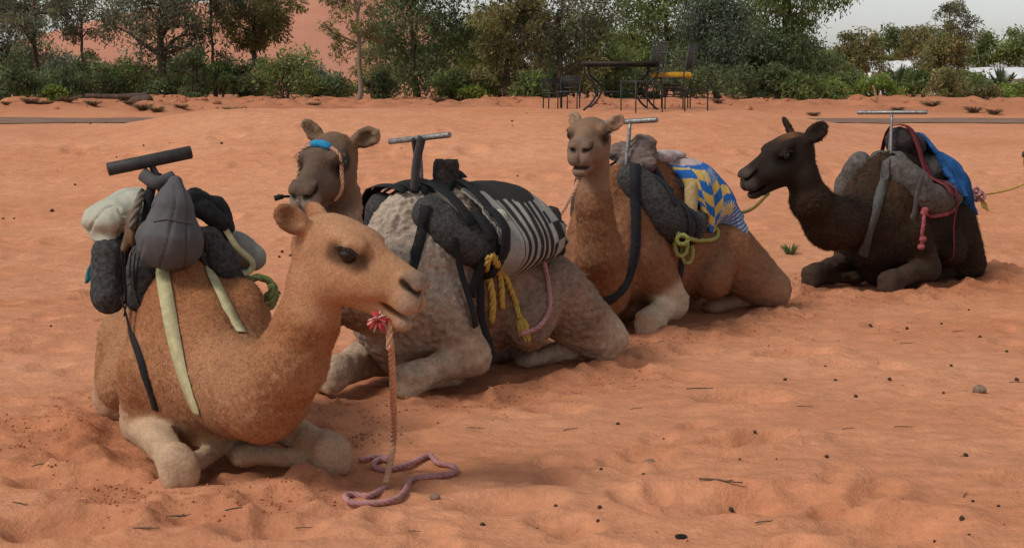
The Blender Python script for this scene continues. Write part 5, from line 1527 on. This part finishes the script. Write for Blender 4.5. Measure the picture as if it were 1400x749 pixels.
# ------------------------------------------------------------------ iron table and chairs
M_IRON = simple('dark_iron', (.030, .028, .028), .6, .4, nscale=40, var=.4, bump=.2, bscale=90, bdist=.002)
M_WIRE = simple('grey_wire', (.055, .052, .05), .6, .4, nscale=40, var=.4, bump=.2, bscale=90, bdist=.002)
YT = 24.8
def TP(px, py, dy=0.0):
    p = P(px, py, YT); return p + np.array([0, dy, 0])
zt_ = ground_at((850 - 700) / F * YT, YT)
tb = empty('garden_table', (TP(850, 150)[0], YT, zt_)); tag(tb, 'dark iron garden table with curved legs near the trees', 'table')
ztop = zt_ + .70
mb = MB(); x0, x1 = TP(797, 90)[0], TP(902, 90)[0]
mb.box(((x0 + x1) / 2, YT + .35, ztop + .02), (x1 - x0, .75, .045)); mb.build('table_top', simple('dark_table_wood', (.035, .026, .022), .7), tb, smooth=False)
mb = MB(); mb.box(((x0 + x1) / 2, YT + .35, ztop - .025), (x1 - x0 - .08, .66, .035)); mb.build('apron', M_IRON, tb, smooth=False)
for sx, xx in ((1, x0 + .02), (-1, x1 - .02)):
    for yy in (YT + .02, YT + .68):
        mb = MB()
        sh = .10 * sx if yy > YT + .3 else 0
        mb.tube(spline([(xx + sh, yy, ztop), (xx + sh + sx * .02, yy, ztop - .16), (xx + sh + sx * .16, yy, ztop - .30), (xx + sh + sx * .20, yy, ztop - .42), (xx + sh + sx * .12, yy, ztop - .58), (xx + sh - sx * .01, yy, zt_ + .0)], 26), .016, 7)
        mb.build('leg', M_IRON, tb)
for yy in (YT + .02, YT + .68):
    mb = MB(); mb.tube([(x0 + .2, yy, ztop - .42), (x1 - .2, yy, ztop - .42)], .010, 6); mb.build('stretcher', M_IRON, tb)
def chair(label, px, dy, rz, h=1.0, w=.46, mat=M_WIRE, lattice=True, seat_h=.46, tilt=.10):
    c = TP(px, 150); x, y = c[0], YT + dy; zg = ground_at(x, y)
    root = empty('garden_chair', (x, y, zg)); tag(root, label, 'chair', 'metal garden chairs by the iron table')
    ca, sa = math.cos(rz), math.sin(rz)
    def L(a, b, z): return np.array([x + a * ca - b * sa, y + a * sa + b * ca, zg + z])
    for a in (-w / 2, w / 2):
        m = MB(); m.tube([L(w / 2, a, -.01), L(w / 2, a, seat_h)], .011, 6); m.build('leg', mat, root)
        m = MB(); m.tube([L(-w / 2, a, -.01), L(-w / 2, a, seat_h), L(-w / 2 - tilt, a, h)], .011, 6); m.build('leg', mat, root)
    m = MB()
    for q in ((w / 2, -w / 2, w / 2, w / 2), (-w / 2, -w / 2, -w / 2, w / 2), (-w / 2, -w / 2, w / 2, -w / 2), (-w / 2, w / 2, w / 2, w / 2)):
        m.tube([L(q[0], q[1], seat_h), L(q[2], q[3], seat_h)], .010, 6)
    for k in range(7):
        b = -w / 2 + w * (k + 1) / 8; m.tube([L(-w / 2, b, seat_h), L(w / 2, b, seat_h)], .004, 4)
        m.tube([L(b, -w / 2, seat_h), L(b, w / 2, seat_h)], .004, 4)
    m.build('seat', mat, root)
    m = MB()
    for t in (.25, .72, .98):
        z = seat_h + (h - seat_h) * t; o_ = -w / 2 - tilt * t
        m.tube([L(o_, -w / 2, z), L(o_, w / 2, z)], .009, 6)
    if lattice:
        for k in range(9):
            b = -w / 2 + w * (k + 1) / 10
            m.tube([L(-w / 2 - tilt * .25, b, seat_h + (h - seat_h) * .25), L(-w / 2 - tilt * .98, b, seat_h + (h - seat_h) * .98)], .006, 4)
        for k in range(4):
            t = .74 + .05 * k; m.tube([L(-w / 2 - tilt * t, -w / 2, seat_h + (h - seat_h) * t), L(-w / 2 - tilt * t, w / 2, seat_h + (h - seat_h) * t)], .005, 4)
    m.build('backrest', mat, root)
    m = MB()
    for a in (-w / 2, w / 2): m.tube([L(-w / 2, a, .2), L(w / 2, a, .2)], .007, 5)
    m.build('stretcher', mat, root)
    return root, L
chair('tall backed metal chair with lattice top in front of the iron table', 876, -.15, R(205), h=1.06)
r2, L2 = chair('tall backed metal chair holding the yellow cushion', 921, .25, R(160), h=.98)
chair('low dark metal chair beside the chair with the yellow cushion', 938, -.02, R(35), h=.40 + .0, seat_h=.30, mat=M_IRON)
chair('dark metal chair standing alone on the other side of the iron table', 760, .35, R(-75), h=.46, seat_h=.24, w=.30, mat=M_IRON)
chair('grey metal chair pushed against the lone dark chair', 779, .45, R(-100), h=.50, seat_h=.26, w=.30)
o = lump('seat_cushion', [RC(L2(-.24, -.1, .50), L2(.26, -.1, .50), .05, .045, .02), RC(L2(-.24, .12, .50), L2(.26, .12, .50), .05, .045, .02)], .014, simple('yellow_cloth', (.52, .26, .02), .8), None, amp=.012, nsc=8)
tag(o, 'yellow seat cushion on a metal chair', 'cushion')

# ------------------------------------------------------------------ small things by the trees
mb = MB(); q = P(1200, 140, 33.5); q[2] = ground_at(q[0], q[1]); t_ = P(1193, 117, 33.5)
mb.tube(spline([q - (0, 0, .05), q * .5 + t_ * .5 + (.012, 0, 0), t_], 10), np.linspace(.026, .016, 10), 7)
o = mb.build('wooden_stick', simple('pale_wood', (.34, .19, .10), .9), None); tag(o, 'pale wooden stick stuck upright in the bank of sand', 'stick')
mb = MB()
q = P(172, 134, 36); zq = ground_at(q[0], 36)
mb.tube(spline([(q[0] - .9, 36, zq + .16), (q[0] - .2, 36.02, zq + .14), (q[0] + .5, 36, zq + .17)], 14), np.linspace(.05, .07, 14), 7)
mb.tube(spline([(q[0] - .2, 36.2, zq + .05), (q[0] + .4, 35.9, zq + .08), (q[0] + .62, 35.8, zq + .06)], 10), [.05, .06, .08, .1, .1, .11, .12, .12, .1, .06], 7)
o = mb.build('fallen_log', M_BARK, None); tag(o, 'dark fallen logs lying in front of the undergrowth', 'log')
M_DRY = simple('dry_twigs', (.16, .095, .05), .95, bump=0)
dry_px = [(12, 152), (45, 151), (58, 150), (70, 152), (95, 149), (130, 150), (180, 152), (198, 155), (216, 157), (250, 152), (290, 158), (320, 158), (430, 150), (1110, 160), (1328, 157), (1356, 159), (1225, 155), (1270, 150), (600, 146), (980, 150)]
def tuft(seed, n, h, r, green=None):
    rg = np.random.default_rng(seed); m = MB()
    for k in range(n):
        a = rg.uniform(0, 6.28); b = np.array([math.cos(a), math.sin(a), 0]) * r * .25 * rg.random()
        t = np.array([math.cos(a) * r * rg.uniform(.3, 1), math.sin(a) * r * rg.uniform(.3, 1), h * rg.uniform(.4, 1)])
        m.tube([b, (b + t) / 2 + (0, 0, h * .15), t], [.006, .005, .002], 3, cap=False)
    return np.concatenate(m.v), m.f
tv = tuft(1, 150, .12, .22)
me_t = None
for k, (px, py) in enumerate(dry_px):
    Yk = 31.5 + (158 - py) * .14
    x = (px - 700) / F * Yk
    if me_t is None:
        o = mesh_np('dry_tuft', tv[0], tv[1], M_DRY, None, False); me_t = o
    else:
        o = me_t.copy(); COL.objects.link(o)
    o.location = (x, Yk, ground_at(x, Yk) - .01); o.rotation_euler = (0, 0, k * 1.3); sc_ = .7 + .6 * ((k * 37) % 10) / 10; o.scale = (sc_, sc_, sc_)
    tag(o, 'small dry brown tuft on the bank below the trees', 'dry plant', 'dry tufts on the sand bank')

# ------------------------------------------------------------------ droppings, stones, twigs on the sand
def lumpmesh(seed, r=1.0, el=(1, .8, .75)):
    rg = np.random.default_rng(seed)
    V = []
    for j in range(7):
        for i in range(8):
            a, b = i / 8 * 6.2832, (j / 6 - .5) * 3.1416
            V.append((math.cos(a) * math.cos(b), math.sin(a) * math.cos(b), math.sin(b)))
    V = np.array(V); V *= (1 + .22 * fbm(V * 1.7 + seed * 3, seed, 2))[:, None] * np.array(el) * r
    Fc = [(j * 8 + i, j * 8 + (i + 1) % 8, (j + 1) * 8 + (i + 1) % 8, (j + 1) * 8 + i) for j in range(6) for i in range(8)]
    return V, Fc
M_DUNG = simple('dung', (.055, .034, .022), .95, nscale=60, var=.4, bump=.4, bscale=90, bdist=.004)
M_STONE = simple('stone', (.22, .15, .10), .9, nscale=40, var=.35, bump=.5, bscale=60, bdist=.006)
def real_ground(x, y):
    h = GB.ray_cast(Vector((x, y, 5)), Vector((0, 0, -1)))
    return h[0].z if h[0] is not None else ground_at(x, y)
sel = (GY < 26).all(1)
nrr = int(sel.sum())
sub = GQ.reshape(nr - 1, nc - 1, 4)[14:nrr - 1].reshape(-1, 4)
GB = BVHTree.FromPolygons([tuple(v) for v in GV.tolist()], sub.tolist())
rg = np.random.default_rng(5)
pats = [(300, 235), (320, 235), (375, 232), (395, 229), (380, 230), (305, 237), (315, 246), (5, 322), (20, 322), (72, 318), (126, 250), (148, 248), (104, 245), (380, 400), (382, 313), (305, 286), (102, 178), (700, 275), (925, 300), (680, 310), (1300, 505), (1290, 536), (1240, 447), (1190, 440), (1170, 540), (1216, 520), (1142, 518), (1390, 520), (1340, 460), (1330, 690), (1315, 715), (1365, 695), (820, 700), (760, 700), (880, 650), (890, 625), (745, 660), (660, 720), (860, 690), (1000, 680), (1130, 630), (1320, 625)]
def clear(x, y):
    for f_ in (FA, FB, FC, FD):
        l_ = f_.l((x, y, 0))
        if (l_[0] / 1.3) ** 2 + (l_[1] / .65) ** 2 < 1: return False
    return True
spots = []
for a, b in pats:
    q = gp(a, b) if b > 230 else None
    if q is None:
        y = 16 + (230 - b) / 12.0; q = np.array([(a - 700) / F * y, y, 0])
    spots.append((q[0], q[1], rg.uniform(.011, .02)))
for k in range(50):
    y = 5.5 + 17 * rg.random() ** 1.1; x = rg.uniform(-.34, .34) * y
    if rg.random() < .5 and spots:
        b_ = spots[rg.integers(0, len(spots))]; x, y = b_[0] + rg.normal(0, .35), b_[1] + rg.normal(0, .5)
    if y < 5: continue
    spots.append((x, y, rg.uniform(.006, .016)))
dm = None
ms = [lumpmesh(s_) for s_ in (1, 2, 3)]
protos = []
for k, (x, y, r_) in enumerate(spots):
    if not clear(x, y): continue
    if len(protos) < 3:
        o = mesh_np('camel_dropping', ms[len(protos)][0], ms[len(protos)][1], M_DUNG, None, True); protos.append(o)
    else:
        o = protos[k % 3].copy(); COL.objects.link(o)
    r_ *= .85 if y < 12 else 1.4
    o.scale = (r_, r_, r_); o.location = (x, y, real_ground(x, y) + r_ * .35); o.rotation_euler = (rg.uniform(0, 1), rg.uniform(0, 1), rg.uniform(0, 6))
    tag(o, 'small dark camel dropping lying on the sand', 'dropping', 'droppings scattered over the sand')
for px, py, r_, lb in ((1339, 537, .042, 'brown fist sized stone alone on the open sand'), (888, 627, .030, 'small round pale stone on the open sand below the brown camel'), (595, 686, .024, 'small greenish dry dung ball near the looped rope')):
    q = gp(px, py); V, Fc = lumpmesh(int(px)); o = mesh_np('stone', V * r_, Fc, M_STONE, None, True); o.location = (q[0], q[1], real_ground(q[0], q[1]) + r_ * .4); tag(o, lb, 'stone')
q = gp(931, 732); m = MB(); t = np.linspace(0, 2 * math.pi, 20)
m.tube([(q[0] + .020 * math.cos(a), q[1] + .016 * math.sin(a), 0) for a in t], .006, 6, cap=False)
m.v[0][:, 2] += real_ground(q[0], q[1]) + .008
o = m.build('black_ring', M_BLACK, None); tag(o, 'small black rubber ring lying on the sand', 'ring')
M_TWIG = simple('twig_wood', (.11, .075, .05), .95, bump=0)
tw_px = [(957, 540, .16, .1), (240, 703, .2, .15), (195, 733, .14, -.2), (40, 470, .16, .4), (735, 662, .1, .3), (720, 700, .14, 1.2), (985, 672, .2, -.3), (830, 490, .12, .1), (905, 470, .1, .6), (1310, 455, .09, 0), (1390, 522, .09, .1), (1235, 585, .1, .3), (1160, 590, .08, .6), (1320, 680, .1, 1.0), (330, 715, .14, .2), (60, 640, .12, .5), (30, 690, .12, -.5), (650, 590, .1, .2), (780, 590, .1, .9), (1050, 720, .12, .3), (1100, 560, .1, -.2), (870, 560, .08, .2), (1240, 470, .1, .1), (420, 720, .1, .3), (560, 725, .09, .1)]
tp0 = None
for k, (px, py, L_, a) in enumerate(tw_px):
    q = gp(px, py)
    if tp0 is None:
        m = MB(); m.tube(spline([(-.5, 0, 0), (-.1, .04, .015), (.2, -.02, .01), (.5, .05, .0)], 12), np.linspace(.028, .016, 12), 5); m.tube([(.1, 0, .01), (.25, .12, .02)], [.016, .008], 4)
        tp0 = mesh_np('twig', np.concatenate(m.v), m.f, M_TWIG, None, True); o = tp0
    else:
        o = tp0.copy(); COL.objects.link(o)
    o.scale = (L_, L_, L_ * .9); o.location = (q[0], q[1], real_ground(q[0], q[1]) + .004); o.rotation_euler = (0, 0, a + .3 * math.sin(k))
    tag(o, 'thin dry twig lying on the sand', 'twig', 'dry twigs scattered over the sand')
q = gp(1080, 352); tv2 = tuft(3, 60, .12, .13)
o = mesh_np('grass_tuft', tv2[0], tv2[1], simple('fresh_grass', (.10, .15, .04), .8, bump=0), None, False); o.location = (q[0], q[1], real_ground(q[0], q[1]) - .01); tag(o, 'small green grass tuft growing in the open sand before the black camel', 'grass')

# ------------------------------------------------------------------ crumbs of trodden sand
M_CRUMB = simple('sand_crumb', (.44, .165, .078), .95, nscale=40, var=.3, bump=0)
rg = np.random.default_rng(31)
base_v = np.array([(1, 0, 0), (-1, 0, 0), (0, 1, 0), (0, -1, 0), (0, 0, 1), (0, 0, -.6)], float)
base_f = np.array([(0, 2, 4), (2, 1, 4), (1, 3, 4), (3, 0, 4), (2, 0, 5), (1, 2, 5), (3, 1, 5), (0, 3, 5)])
CV = []; CF = []; cn = 0
cl_ = [(float(rg.uniform(-3, 5)), float(rg.uniform(5.5, 15)), .25) for _ in range(26)]
for fr_ in (FA, FB, FC, FD):
    for k in range(70):
        a = rg.uniform(0, 6.28); q = fr_.w((-.1 + 1.28 * math.cos(a) * rg.uniform(.95, 1.25), .68 * math.sin(a) * rg.uniform(.95, 1.45), 0))
        cl_.append((q[0], q[1], rg.uniform(.05, .16)))
for (cx_, cy_, cr2) in cl_:
    for k in range(rg.integers(10, 34)):
        x, y = cx_ + rg.normal(0, cr2), cy_ + rg.normal(0, cr2)
        if y < 4.6: continue
        r_ = .0025 + .008 * rg.random() ** 2.2
        v = base_v * r_ * rg.uniform(.6, 1.3, (6, 3)); an = rg.uniform(0, 6.28); c, s_ = math.cos(an), math.sin(an)
        v = v @ np.array([[c, s_, 0], [-s_, c, 0], [0, 0, 1]]) + (x, y, real_ground(x, y) + r_ * .3)
        CV.append(v); CF.append(base_f + cn); cn += 6
o = mesh_np('sand_crumbs', np.concatenate(CV), np.concatenate(CF), M_CRUMB, None, False, (0, 0, 0))
tag(o, 'crumbs of damp trodden sand round the kneeling camels', 'sand crumbs', kind='stuff')

M_CLOD = simple('bank_clods', (.40, .155, .075), .95, nscale=12, var=.3, bump=.5, bscale=30, bdist=.02)
CV = []; CF = []; cn = 0
lv, lf = lumpmesh(4); lf = np.array(lf)
for k in range(900):
    y = rg.uniform(31.6, 37.5); x = rg.uniform(-.40, .40) * y
    if float(fbm(np.array([[x * .8, y * .8, 0]]), 61, 2)[0]) < rg.uniform(-.35, .25): continue
    r_ = .02 + .075 * rg.random() ** 2.5
    v = lv * r_ * rg.uniform(.7, 1.3, 3); an = rg.uniform(0, 6.28); c, s_ = math.cos(an), math.sin(an)
    CV.append(v @ np.array([[c, s_, 0], [-s_, c, 0], [0, 0, 1]]) + (x, y, ground_at(x, y) + r_ * .15)); CF.append(lf + cn); cn += len(lv)
o = mesh_np('bank_clods', np.concatenate(CV), np.concatenate(CF), M_CLOD, None, True, (0, 0, 0))
tag(o, 'reddish clods of earth along the bank below the trees', 'clods', kind='stuff')
